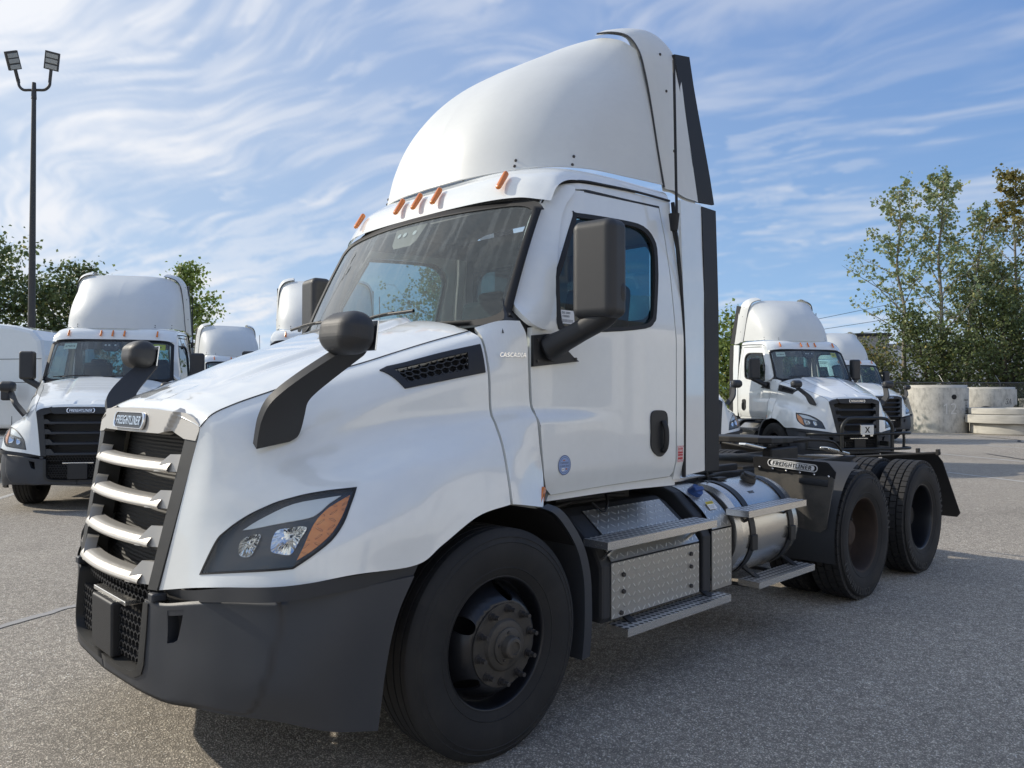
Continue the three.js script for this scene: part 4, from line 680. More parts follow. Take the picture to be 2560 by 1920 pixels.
  P('tank_fitting', merge([new THREE.TorusGeometry(.028, .006, 8, 18).rotateY(.4).translate(2.30, 1.065, .80), rod([2.2, 1.04, .78], [2.36, 1.05, .80], .008), box(.12, .02, .06, 2.38, 1.03, .84, .005), tube([[2.33, 1.05, .80], [2.6, 1.05, .74], [2.9, 1.03, .70]], .008, 16, 6)]), M.steel, ft);
  P('tank_lettering', conform(letters('DIESEL', .022, .001, .075), (x, y, z) => { const a = .78 - y / tr; return V(2.47 + x, ty + (tr + .001) * Math.sin(a + .12), tz + (tr + .001) * Math.cos(a + .12)); }), M.rubber, ft);
  // steps
  const stepG = (x0, x1, y, z0, z1) => { const g = panel([[x0, z0], [x1, z0], [x1, z1], [x0, z1]], [], (x, z) => V(x, y, z), .4, .4, { flip: true }); return [g, merge([box(x1 - x0, .042, .006, (x0 + x1) / 2, y - .021, z1, 0), box(.005, .038, z1 - z0, x0 + .003, y - .02, (z0 + z1) / 2), box(.005, .038, z1 - z0, x1 - .003, y - .02, (z0 + z1) / 2), box(x1 - x0, .03, .006, (x0 + x1) / 2, y - .017, z0)])]; };
  for (const [x0, x1, y, z0, z1] of [[.70, 1.73, .862, 1.06, 1.215], [.885, 1.915, .385, 1.065, 1.20], [2.07, 2.86, .88, 1.08, 1.235], [2.235, 3.03, .405, 1.07, 1.215]]) {
    const s = node('step', T), [a, b] = stepG(x0, x1, y, z0, z1); P('step_tread', a, M.grip, s); P('step_lip', b, M.aluminium, s);
    for (const x of [x0 + .13, x1 - .13]) P('step_bracket', y > .6 ? bar([x, y - .02, z1 - .02], [x, y - .14, z0], .03, .012) : bar([x, y - .02, z0 + .1], [x, y + .06, z0 - .05], .05, .012), y > .6 && x0 < 1 ? M.aluminium : M.black, s);
    sideKit.push(s);
  }
  // quarter fender and flap ahead of the drive wheels
  const qf = node('quarter_fender', T);
  const qz = (z, y) => V(3.30 + .03 * (1 - clamp((y - .5) / .5)) , y, z);
  P('fender_panel', slab([[.60, .62], [1.0, .56], [1.085, .555], [1.165, .61], [1.235, .93], [1.245, .99], [1.23, 1.005], [.64, 1.035], [.60, 1.03]], (z, y) => V(3.31 + .09 * (1 - clamp((y - .45) / .55)) ** 2 - .02 * sstep(.62, 1.2, z), y, z), .02, .06, .06), M.greyPanel, qf);
  P('fender_skirt', gridGeo((u, v) => { const a = lerp(Math.PI * 1.08, Math.PI * .58, u); return V(3.94 + .60 * Math.cos(a), .5 + .60 * Math.sin(a), lerp(.60, 1.225, v)); }, 24, 3), M.ledge, qf);
  P('fender_recess', merge([sweep([[3.292, .962, .98], [3.290, .958, 1.1], [3.288, .955, 1.2]], [[.02, .04], [.024, .052], [.02, .05]], 12, 12)]), M.ledge, qf);
  const flapPoly = [[.605, 1.035], [1.25, .992], [1.262, 1.04], [1.21, 1.105], [1.19, 1.112], [.64, 1.125], [.605, 1.115]];
  const flapF = (z, y) => V(3.288 - (y - 1.03) * .12, y, z);
  P('flap', slab(flapPoly, flapF, .008, .3, .3), M.rubber, qf);
  for (let i = 0; i < 6; i++) { const z = lerp(.66, 1.21, i / 5), y = lerp(1.043, 1.008, i / 5); P('flap_bolt', new THREE.SphereGeometry(.010, 8, 6).translate(3.283, y, z), M.chrome, qf); }
  { const pl = g => g.rotateY(-Math.PI / 2).rotateX(.07).rotateZ(-.12).translate(3.277, 1.072, .93); const st = (k, kz = 1) => rrect(-.20 * k, -.029 * kz, .20 * k, .029 * kz, .0285 * kz, 8); const b = node('flap_badge', qf);
    P('badge_rim', pl(prism(st(1), .003, { holes: [st(.972, .80)] })), M.whitePaper, b); P('badge_field', pl(prism(st(.88, .66), .002)), M.whitePaper, b); P('badge_lettering', pl(letters('FREIGHTLINER', .030, .0015, .31, .1).translate(0, 0, .003)), M.rubber, b); }
  sideKit.push(bx, dx, ft, qf);
  for (const g of sideKit) { const m = node(g.name, T); for (const c of g.children) if (c.isMesh && !/label|lettering/.test(c.name)) mesh(c.name, mir(c.geometry), c.material, m); }
  // mud flaps and hangers
  for (const s of [1, -1]) { const g = slab([[.64, 0], [1.17, 0], [1.20, .10], [1.20, .86], [1.16, .92], [.68, .92], [.64, .88]], (z, t) => V(5.77 + .64 * t / .92, 1.045 - .67 * t / .92, z), .008, .2, .3); const f = P('mud_flap', s > 0 ? g : mir(g), M.rubber); const h = merge([rod([5.65, .98, .45], [5.78, 1.055, 1.2], .014), box(.05, .06, .03, 5.77, 1.06, 1.0, .006), box(.05, .06, .03, 5.77, 1.06, 1.18, .006)]); P('flap_hanger', s > 0 ? h : mir(h), M.steel); }
  P('tail_lights', merge([box(.05, .10, .28, 5.66, .90, .25, .01), box(.05, .10, .28, 5.66, .90, -.25, .01)]), M.red);
  // wheels
  const lets = merge([arcText('CONTINENTAL', .415, .052, 1.25 - Math.PI / 2, .125, .138), arcText('CONTINENTAL', .415, .052, 1.25 + Math.PI * .62, .125, .138)]);
  wheel(T, 'steer', 0, 1.045, 1); wheel(T, 'steer', 0, -1.045, -1);
  for (const [x, k] of [[3.94, 'rust'], [5.26, 'black']]) { wheel(T, k, x, 1.088, 1, lets); wheel(T, k, x, .745, 1); wheel(T, k, x, -1.088, -1); wheel(T, k, x, -.745, -1); }
  return T;
}
// ---------------------------------------------------------------- ground
const groundY = (x, z) => -.125 * sstep(-2.5, -9, z) * (1 - sstep(3, 11, x)) ;
const wN = tileNoise(31, 256), wf = (x, y, o) => { let s = 0, a = .5, t = 0; for (let k = 0; k < o; k++) { s += a * wN(x, y); t += a; x = x * 2.1 + 3.3; y = y * 2.1 + 8.1; a *= .55; } return s / t; };
const stoneTex = (() => { // crushed stone in worn binder, 1.6 m repeat
  const n = 1024, r = rng(5), h = new Float32Array(n * n).fill(0), c = new Float32Array(n * n).fill(.47);
  for (let k = 0; k < 42000; k++) { const cx = r() * n, cy = r() * n, a = 1.3 + 2.7 * r() * r(), b = a * (.55 + .4 * r()), t = r() * 3.14, ct = Math.cos(t), st = Math.sin(t), tone = .46 + .24 * r() + (r() < .05 ? .2 : 0), hh = .45 + .55 * r(); const R = Math.ceil(a + 1); for (let j = -R; j <= R; j++) for (let i = -R; i <= R; i++) { const u = (i * ct + j * st) / a, v = (-i * st + j * ct) / b, d = u * u + v * v; if (d < 1) { const o = (((Math.floor(cy) + j) % n + n) % n) * n + ((Math.floor(cx) + i) % n + n) % n, e = hh * Math.sqrt(1 - d * .8); if (e > h[o]) { h[o] = e; c[o] = tone; } } } }
  const at = (A, x, y) => A[Math.min(n - 1, Math.floor(y * n)) * n + Math.min(n - 1, Math.floor(x * n))];
  return { map: dataTex(n, (x, y) => { const v = at(c, x, y) * (.80 + .20 * at(h, x, y)) * 1.46, k = .9 + .2 * nB(x * 64, y * 64); return [v * k * 1.04, v * k, v * k * .945]; }, true), bump: dataTex(n, (x, y) => at(h, x, y)) };
})();
{
  const pos = [], col = [], uv = [], idx = [], NA = 220, rad = [0]; for (let r = .25; r < 1600; r *= 1.045) rad.push(r); const cx = -1, cz = 2;
  rad.forEach(r => { for (let a = 0; a <= NA; a++) { const t = a / NA * 2 * Math.PI, x = cx + r * Math.cos(t), z = cz + r * Math.sin(t); pos.push(x, groundY(x, z), z); uv.push(x / 1.6, z / 1.6);
    const u = x * .5 - z * .87, v = x * .87 + z * .5; // along and across the parking rows
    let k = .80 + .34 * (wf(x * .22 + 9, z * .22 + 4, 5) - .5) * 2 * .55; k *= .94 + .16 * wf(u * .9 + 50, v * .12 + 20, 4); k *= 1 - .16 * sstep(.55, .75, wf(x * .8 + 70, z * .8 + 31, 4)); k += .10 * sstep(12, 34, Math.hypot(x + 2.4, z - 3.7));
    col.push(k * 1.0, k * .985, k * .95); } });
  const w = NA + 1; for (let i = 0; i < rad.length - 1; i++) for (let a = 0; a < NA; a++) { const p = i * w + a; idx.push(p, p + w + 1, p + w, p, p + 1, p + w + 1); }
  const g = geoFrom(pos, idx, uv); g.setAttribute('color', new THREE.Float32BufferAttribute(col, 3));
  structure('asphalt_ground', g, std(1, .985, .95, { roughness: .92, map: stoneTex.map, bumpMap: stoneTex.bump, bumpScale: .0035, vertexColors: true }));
}
const lineTex = dataTex(256, (x, y) => { const a = tfb(nA, x, y, 8, 4), b = nB(x * 128, y * 128); const v = .9; return [v, v, v, sstep(.36, .5, a * .7 + b * .3)]; });
const lineMat = std(.56, .55, .52, { roughness: .8, map: lineTex, alphaTest: .5 });
for (const [x, z, L] of [[20.6, -2.68, 9], [26.4, -4.2, 9], [15.1, -.95, 7], [.75, -11.9, 6], [3.9, -10.4, 6], [7.2, -8.4, 6], [31.5, -6.3, 9]]) {
  const g = new THREE.PlaneGeometry(.11, L, 1, 6).rotateX(-Math.PI / 2).rotateY(-.525).translate(x, 0, z); const p = g.attributes.position; for (let i = 0; i < p.count; i++) p.setY(i, groundY(p.getX(i), p.getZ(i)) + .004);
  structure('parking_line', g, lineMat);
}
// crack sealing in the asphalt
for (const [pts, c] of [[[[-.35, -1.5], [.0, -2.3], [.05, -3.3], [.5, -4.4], [.4, -5.6]], 0], [[[-1.2, -2.6], [-.2, -3.0], [.6, -3.0], [1.6, -3.5]], 0], [[[27, -2], [29, -3.4], [30.5, -3.8], [32, -5.4]], 1], [[[17, 1], [18.4, -.4], [19.6, -.8], [22, -2.6]], 1]]) {
  const cv = new THREE.CatmullRomCurve3(pts.map(p => V(p[0], 0, p[1]))), r = rng(pts.length * 7 + c); const g = gridGeo((u, v) => { const p = cv.getPointAt(u), t = cv.getTangentAt(u); const w = (.02 + .03 * wf(u * 20 + c * 9, 3, 3)) * (c ? 1.4 : 1); const q = p.clone().addScaledVector(V(-t.z, 0, t.x), (v - .5) * 2 * w + .05 * (wf(u * 30, 7 + c, 3) - .5)); q.y = groundY(q.x, q.z) + .005; return q; }, 60, 1);
  structure('pavement_crack', g, c ? std(.03, .03, .03, { roughness: .7 }) : std(.34, .33, .31, { roughness: .95 }));
}
// ---------------------------------------------------------------- the trucks
const truck = makeTruck(); truck.name = numbered('semi_truck'); truck.userData = { label: 'white day-cab truck filling the foreground, the only one with silver grille bars', category: 'truck' };
const rows = 'white day-cab trucks parked in the lot';
function parkedTruck(label, x, y, z, yaw, extra) {
  const t = truck.clone(); t.name = numbered('semi_truck'); t.position.set(x, y, z); t.rotation.y = yaw; t.userData = { label, category: 'truck', group: rows }; scene.add(t);
  const drop = []; t.traverse(o => { if (o.isMesh && o.material === M.silver) o.material = M.grilleBlack; if (['idle_sticker', 'fire_sticker', 'window_label', 'radiator_post', 'tyre_lettering'].includes(o.name)) drop.push(o); }); drop.forEach(o => o.parent.remove(o));
  if (extra) extra(t); return t;
}
scene.add(truck);
const paperTex = (txt, bg, size = 40) => canvasTex(192, 112, (c, w, h) => { c.fillStyle = bg; c.fillRect(0, 0, w, h); c.fillStyle = '#26342f'; c.font = `bold ${size}px sans-serif`; c.textAlign = 'center'; c.fillText(txt, w / 2, h * .66, w - 16); });
function windowPaper(t, s, tv, txt, bg, size, w = .20, h = .11) { const f = offsetSurface(wsNet, -.012), g = conform(new THREE.PlaneGeometry(w, h, 4, 2), (x, y) => f(s + x / 1.9, tv + y / .78)); mesh('window_paper', g, std(1, 1, 1, { map: paperTex(txt, bg, size), roughness: .8 }), t); }
parkedTruck('white black-grilled truck with yellow 646 paper, behind the foreground hood on the left', 1.663, -.122, -9.981, 1.011, t => { windowPaper(t, .155, .86, '679016', '#cfe5dc', 46); windowPaper(t, .88, .86, '646', '#c9cf35', 54); });
parkedTruck('white truck whose tall roof deflector shows just left of the foreground windshield', 4.81, -.055, -8.502, 1.02);
parkedTruck('white truck in the second row, only its low looking roof deflector visible between two cabs', 8.51, 0, -19.8, 1.403);
parkedTruck('white truck mostly hidden behind the foreground cab, its headlight and hood mirror showing', 11.3, 0, -5.7, 1.059);
parkedTruck('white day-cab truck with black tube grille guard carrying an X plate', 14.514, 0, -3.92, 1.059, t => {
  windowPaper(t, .13, .86, '679004', '#d8e8e0', 44); windowPaper(t, .86, .86, '647', '#d0cf52', 54, .16, .12);
  const g = node('grille_guard', t), b = std(.016, .017, .016, { roughness: .42 }), x = -1.50, R = .028;
  mesh('guard_hoop', tube([[x, .46, -.60], [x, .80, -.60], [x, .98, -.59], [x, 1.11, -.48], [x, 1.14, -.36], [x, 1.14, 0], [x, 1.14, .36], [x, 1.11, .48], [x, .98, .59], [x, .80, .60], [x, .46, .60]], .036, 80, 10), b, g);
  mesh('guard_rail', tube([[x + .34, .82, -1.17], [x + .12, .83, -1.14], [x, .83, -.95], [x, .83, 0], [x, .83, .95], [x + .12, .83, 1.14], [x + .34, .82, 1.17]], R, 80, 10), b, g);
  mesh('guard_rail', tube([[x + .34, .52, -1.17], [x + .12, .52, -1.14], [x, .52, -.95], [x, .52, 0], [x, .52, .95], [x + .12, .52, 1.14], [x + .34, .52, 1.17]], R, 80, 10), b, g);
  for (const s of [1, -1]) { mesh('guard_end', tube([[x + .33, .82, 1.17 * s], [x + .33, .67, 1.18 * s], [x + .33, .52, 1.17 * s]], R, 12, 10), b, g); mesh('guard_mount', box(.34, .10, .03, x + .17, .62, .52 * s, .005), b, g); }
  const pl = canvasTex(128, 96, (c, w, h) => { c.fillStyle = '#dcdcd6'; c.fillRect(0, 0, w, h); c.fillStyle = '#151515'; c.font = 'bold 84px sans-serif'; c.textAlign = 'center'; c.fillText('X', w / 2, 78); });
  mesh('guard_plate', new THREE.PlaneGeometry(.30, .19).rotateY(-Math.PI / 2).translate(x - .045, .91, -.03), std(1, 1, 1, { map: pl, roughness: .4 }), g); mesh('plate_clamp', merge([box(.03, .20, .31, x - .028, .91, -.03, .006), box(.03, .05, .06, x - .03, .80, -.12, .006), box(.03, .05, .06, x - .03, .80, .07, .006)]), M.aluminium, g);
});
parkedTruck('white truck behind the one with the grille guard, beside the concrete block', 25.67, .05, -7.355, 1.04, t => { windowPaper(t, .86, .86, '6', '#cfd86a', 54, .16, .12); });
// sleeper cab at the left edge, seen from its side
{
  const t = thing('sleeper_truck', 'white sleeper cab truck cut by the left edge of the photo, side on', 'truck', [2.55, -.13, -15.3], -.77);
  const side2 = [[-3.4, 1.02], [0, 1.02], [0, 2.55], [-.04, 2.86], [-.22, 3.07], [-.6, 3.16], [-1.6, 3.26], [-3.4, 3.3]];
  mesh('cab_body', prism(side2, 2.1, { axes: 'xy', at: -1.05, bevel: .09 }), M.paint, t);
  for (const [a, b] of [[[-3.4, 2.42], [-.02, 2.47]], [[-3.4, 1.98], [-.02, 1.98]]]) mesh('body_seam', bar([a[0], a[1], 1.053], [b[0], b[1], 1.053], .012, .006), M.seam, t);
  mesh('body_seam', bar([-.62, 1.05, 1.053], [-.62, 3.12, 1.0], .012, .006), M.seam, t); mesh('body_seam', bar([-1.62, 1.05, 1.053], [-1.62, 2.4, 1.053], .012, .006), M.seam, t);
  mesh('door_handle', box(.06, .26, .02, -1.78, 1.5, 1.06, .01), M.black, t);
  mesh('side_window', panel(rrect(-2.6, 1.9, -1.75, 2.35, .08), [], (x, y) => V(x, y, 1.056), .5, .5, { lip: .004 }), M.rubber, t);
  for (const [x, y] of [[-1.35, 1.85], [-.55, 1.78]]) mesh('mirror_head', box(.16, .34, .2, x, y, 1.32, .04), M.mirror, t);
  mesh('lower_fairing', box(3.2, .25, 1.9, -1.7, .88, 0, .03), M.steel, t); mesh('frame_rail', box(4.2, .25, .9, 1.7, .84, 0, .02), M.steel, t);
  mesh('fuel_tank', new THREE.CylinderGeometry(.32, .32, 1.6, 28).rotateZ(Math.PI / 2).translate(-1.2, .62, .86), M.tank, t);
  for (const x of [.9, 2.25]) { wheel(t, 'black', x, 1.088, 1); }
  mesh('air_line', tube([[.05, 1.25, .5], [.3, 1.1, .6], [.7, 1.25, .5], [1.1, 1.05, .6]], .02, 20, 6), M.aluminium, t);
}
// ---------------------------------------------------------------- lamp post
{
  const t = thing('lamp_post', 'tall dark lamp post with two angled floodlights at the left', 'lamp post', [2.97, -.15, -20.72]); const m = std(.06, .056, .05, { roughness: .6 });
  mesh('pole', new THREE.CylinderGeometry(.055, .115, 10.1, 14).translate(0, 5.05, 0), m, t);
  const D = V(.718, 0, .696), at = (s, y) => [D.x * s, y, D.z * s];
  mesh('cross_arm', tube([at(-.43, 10.42), at(-.41, 10.24), at(-.30, 10.13), at(-.12, 10.12), at(0, 10.12), at(.12, 10.12), at(.30, 10.13), at(.42, 10.24), at(.44, 10.42)], .038, 40, 8), m, t);
  mesh('pole_cap', new THREE.CylinderGeometry(.05, .07, .45, 12).translate(0, 10.1, 0), m, t);
  for (const s of [-1, 1]) {
    const c = node('floodlight', t, at(s * .435, 10.36)); c.rotation.order = 'YXZ'; c.rotation.set(.28, s < 0 ? .45 : -.5, s < 0 ? .50 : -.16);
    mesh('lamp_housing', box(.36, .48, .07, 0, .54, 0, .01), m, c); mesh('lamp_neck', box(.07, .36, .07, 0, .14, 0, .01), m, c);
    for (const y of [.38, .53, .67]) mesh('lamp_lens', box(.29, .11, .012, 0, y, .04, .004), std(.42, .42, .38, { roughness: .3 }), c);
  }
}
// ---------------------------------------------------------------- concrete pieces at the back of the lot
const concTex = dataTex(512, (x, y) => { const a = tfb(nA, x, y, 4, 5), b = tfb(nB, x, y, 48, 2), s = tfb(nA, x, y * .3 + .2, 16, 3); const g = .62 + .3 * (a - .4) + .12 * (b - .5) - .16 * sstep(.5, .8, s); return [g * 1.02, g, g * .95]; });
const concrete = std(.80, .785, .735, { roughness: .9, map: concTex, bumpMap: grainTex, bumpScale: .002 });
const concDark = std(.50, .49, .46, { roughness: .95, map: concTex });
const chalk = (txt, w, h, col, font2) => canvasTex(256, 128, (c, W, H) => { c.clearRect(0, 0, W, H); c.fillStyle = col; c.font = font2; c.textAlign = 'center'; c.fillText(txt, W / 2, H * .75); });
const chalkMat = (txt, col, f) => std(1, 1, 1, { map: chalk(txt, 1, 1, col, f), alphaTest: .4, roughness: .95 });
function concretePipe(t, R, H, wall, holes = [], lip = .12) {
  const f = d => (a, y) => V((R - d) * Math.cos(a), y, (R - d) * Math.sin(a)); const out = panel([[0, 0], [6.2832, 0], [6.2832, H], [0, H]], holes, f(0), .12, .3, { holeLip: wall, flip: true });
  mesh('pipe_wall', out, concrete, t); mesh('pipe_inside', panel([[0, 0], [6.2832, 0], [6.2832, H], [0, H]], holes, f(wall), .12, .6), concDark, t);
  mesh('pipe_rim', lathe([[R, 0], [R - .06, .0], [R - .06, lip], [R - wall, lip], [R - wall, -.1]], 56).rotateX(-Math.PI / 2).translate(0, H, 0), concrete, t);
}
const camYaw = Math.atan2(.696, -.718);
{
  const p1 = thing('concrete_pipe', 'big upright concrete pipe section with chalked 12 and printed lettering', 'concrete pipe', [35.3, 0, -8.0]); concretePipe(p1, 1.25, 1.95, .15);
  const curve = (a0, y0, R) => (x, y) => V((R + .004) * Math.cos(a0 - x / R), y0 + y, (R + .004) * Math.sin(a0 - x / R));
  mesh('chalk_mark', conform(new THREE.PlaneGeometry(1.3, .75, 8, 2), curve(2.42, 1.0, 1.25)), chalkMat('12', '#d8d6d0', '110px sans-serif'), p1);
  const spec = canvasTex(128, 256, (c, w, h) => { c.clearRect(0, 0, w, h); c.fillStyle = '#3a3833'; c.font = 'bold 24px sans-serif'; c.textAlign = 'center'; ['CONCRETE', '7-3', '1/23', 'C478', '4000', 'BASE'].forEach((s, i) => c.fillText(s, 64, 30 + i * 30)); c.font = 'italic bold 40px serif'; c.fillText('Sterner', 64, 235); });
  mesh('printed_lettering', conform(new THREE.PlaneGeometry(.42, 1.0, 5, 2), curve(1.72, 1.0, 1.25)), std(1, 1, 1, { map: spec, alphaTest: .4, roughness: .9 }), p1);
  mesh('lifting_hole', new THREE.CylinderGeometry(.11, .11, .03, 20).rotateX(Math.PI / 2).rotateY(Math.PI / 2 - 2.28).translate(1.243 * Math.cos(2.28), 1.55, 1.243 * Math.sin(2.28)), M.dark, p1);
  const p2 = thing('concrete_pipe', 'upright concrete pipe section with arched openings behind the stacked rings', 'concrete pipe', [38.6, 0, -6.9]); concretePipe(p2, 1.2, 1.9, .14, [circle(1.55, .85, .42, 28, .36), circle(2.9, .75, .3, 24, .4)], .1);
  mesh('paint_mark', conform(new THREE.PlaneGeometry(.8, .5, 6, 2), curve(2.1, 1.35, 1.2)), chalkMat('3A', '#4a4844', 'italic 90px serif'), p2);
  const bl = thing('concrete_block', 'square concrete block marked 35 between the far truck and the big pipe', 'concrete block', [34.35, 0, -10.1], .80); mesh('block', box(1.5, 1.72, 1.2, 0, .86, 0, .03), concrete, bl); mesh('block_joint', box(1.51, .012, 1.21, 0, 1.30, 0), concDark, bl); mesh('chalk_mark', new THREE.PlaneGeometry(.7, .4).rotateY(-Math.PI / 2).translate(-.755, 1.02, .1), chalkMat('35', '#3f3e3a', 'italic 96px serif'), bl);
  const ringL = ['topmost and narrower of the three stacked concrete rings', 'wide middle ring of the concrete ring stack', 'bottom ring of the concrete ring stack, on the asphalt'];
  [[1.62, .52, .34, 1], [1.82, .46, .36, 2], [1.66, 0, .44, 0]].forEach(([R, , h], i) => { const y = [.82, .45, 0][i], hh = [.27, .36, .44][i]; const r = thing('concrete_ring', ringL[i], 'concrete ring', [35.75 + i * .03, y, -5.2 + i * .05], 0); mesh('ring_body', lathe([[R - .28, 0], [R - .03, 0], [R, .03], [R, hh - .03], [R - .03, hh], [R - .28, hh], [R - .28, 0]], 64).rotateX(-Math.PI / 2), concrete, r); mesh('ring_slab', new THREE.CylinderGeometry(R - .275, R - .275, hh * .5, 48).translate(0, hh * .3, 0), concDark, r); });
  const b2 = thing('concrete_vault', 'low concrete vault with an arched mouth at the right edge behind the rings', 'concrete vault', [41.3, 0, -4.9], .55); mesh('vault_wall', prism([[-1.1, 0], [1.6, 0], [1.6, 1.35], [-1.1, 1.35]], 1.6, { at: -.8, holes: [circle(-.35, .75, .5, 26)] }), concrete, b2); mesh('vault_lid', box(2.8, .12, 1.7, .25, 1.41, 0, .02), concrete, b2);
}
// ---------------------------------------------------------------- fence, building, power lines
{
  const fence = thing('chain_link_fence', 'chain link fence with top rail running behind the concrete pieces', 'fence', [0, 0, 0]); const fm = std(.13, .13, .125, { roughness: .5, metalness: .6 });
  const A = V(23, 0, -22), B = V(56, 0, 4), d = B.clone().sub(A), L = d.length(); d.normalize();
  const linkTex = dataTex(64, (x, y) => { const a = Math.abs(((x + y) % 1 + 1) % 1 - .5), b = Math.abs(((x - y) % 1 + 1) % 1 - .5); const w = Math.min(a, b) < .07 ? 1 : 0; return [.8, .8, .8, w]; });
  const n = Math.floor(L / 3); for (let i = 0; i <= n; i++) { const p = A.clone().addScaledVector(d, i * L / n); mesh('fence_post', rod([p.x, 0, p.z], [p.x, 2.3, p.z], .03, 8), fm, fence); const o = V(-d.z, 0, d.x).multiplyScalar(-1); mesh('barb_arm', rod([p.x, 2.28, p.z], [p.x + o.x * .3, 2.62, p.z + o.z * .3], .015, 6), std(.5, .5, .48, { roughness: .5, metalness: .5 }), fence); }
  mesh('top_rail', rod([A.x, 2.25, A.z], [B.x, 2.25, B.z], .028, 8), fm, fence);
  const wl = new THREE.PlaneGeometry(L, 2.2); const uvA = wl.attributes.uv; for (let i = 0; i < uvA.count; i++) uvA.setXY(i, uvA.getX(i) * L / .075, uvA.getY(i) * 2.2 / .075); wl.translate(L / 2, 1.12, 0).rotateY(-Math.atan2(d.z, d.x)).translate(A.x, 0, A.z);
  mesh('chain_link', wl, std(.16, .16, .155, { map: linkTex, alphaTest: .5, roughness: .5, metalness: .5 }), fence);
  const wh = thing('warehouse', 'long white warehouse glimpsed through the trees at the right', 'building', [80, 0, -20], .45); const wm = std(.72, .72, .70, { roughness: .6 });
  mesh('wall', box(12, 6.0, 46, 0, 3.0, 6), wm, wh); mesh('roof_edge', box(12.4, .35, 46.4, 0, 6.15, 6), std(.25, .26, .28, { roughness: .6 }), wh); for (let i = 0; i < 8; i++) mesh('loading_door', box(.1, 3.2, 2.6, -6.03, 1.7, -13 + i * 5.5), std(.33, .34, .35, { roughness: .6 }), wh);
  const side3 = thing('warehouse', 'grey corner of a flat roofed building above the far truck hood', 'building', [62, 0, -24], .6); mesh('wall', box(9, 6.2, 6, 0, 3.1, 0), std(.34, .33, .31, { roughness: .8 }), side3); mesh('roof_edge', box(9.3, .25, 6.3, 0, 6.3, 0), M.steel, side3);
  const wires = [[[35.8, 4.35, -22], [43.3, 6.5, -14.7], [50.9, 8.7, -7.3], [60, 11.4, 1.5]], [[35.8, 4.1, -22], [43.3, 5.75, -14.7], [50.9, 7.4, -7.3], [60, 9.5, 1.5]], [[35.8, 4.0, -22], [43.3, 5.2, -14.7], [50.9, 6.4, -7.3], [60, 7.9, 1.5]]];
  wires.forEach((w, i) => tagged(mesh('power_line', tube(w, .014, 40, 5), M.dark), ['highest of the three power lines crossing the poplars', 'middle one of three power lines crossing the poplars', 'lowest of the three power lines crossing the poplars'][i], 'power line', 'power lines'));
}
// the dealership across the lot, behind the camera: it shows as the pale band mirrored in the door and cowl
{
  const b = thing('dealership', 'long pale panelled building mirrored in the door of the foreground truck', 'building', [6, 0, 17], 0); const wm = std(.76, .75, .72, { roughness: .7 });
  mesh('wall', box(84, 7.4, 10, 0, 3.7, 6), wm, b); mesh('roof_edge', box(84.4, .5, 10.4, 0, 7.6, 6), std(.2, .21, .23, { roughness: .6 }), b);
  for (let i = 0; i < 14; i++) { mesh('bay_door', box(3.4, 3.9, .12, -36 + i * 5.6, 1.95, .97), std(i % 3 ? .62 : .25, i % 3 ? .62 : .27, i % 3 ? .60 : .3, { roughness: .4 }), b); mesh('pilaster', box(.35, 7.4, .2, -38.8 + i * 5.6, 3.7, .92), std(.42, .41, .39, { roughness: .8 }), b); }
}
// ---------------------------------------------------------------- trees
const leafMat = new THREE.MeshPhysicalMaterial({ color: 0xffffff, vertexColors: true, roughness: .5, transmission: .5, thickness: 0, side: THREE.DoubleSide, specularIntensity: .5 });
const barkPale = std(.36, .34, .30, { roughness: .9, map: dirtyTex }), barkDark = std(.085, .072, .058, { roughness: .95, map: dirtyTex });
function limb(pts, r0, r1, seg = 8, m = 6) {
  const c = new THREE.CatmullRomCurve3(pts, false, 'centripetal'), g = new THREE.TubeGeometry(c, seg, 1, m), p = g.attributes.position; const w = m + 1;
  for (let i = 0; i <= seg; i++) { const o = c.getPointAt(i / seg), r = lerp(r0, r1, i / seg); for (let j = 0; j < w; j++) { const k = i * w + j; p.setXYZ(k, o.x + (p.getX(k) - o.x) * r, o.y + (p.getY(k) - o.y) * r, o.z + (p.getZ(k) - o.z) * r); } }
  return g;
}
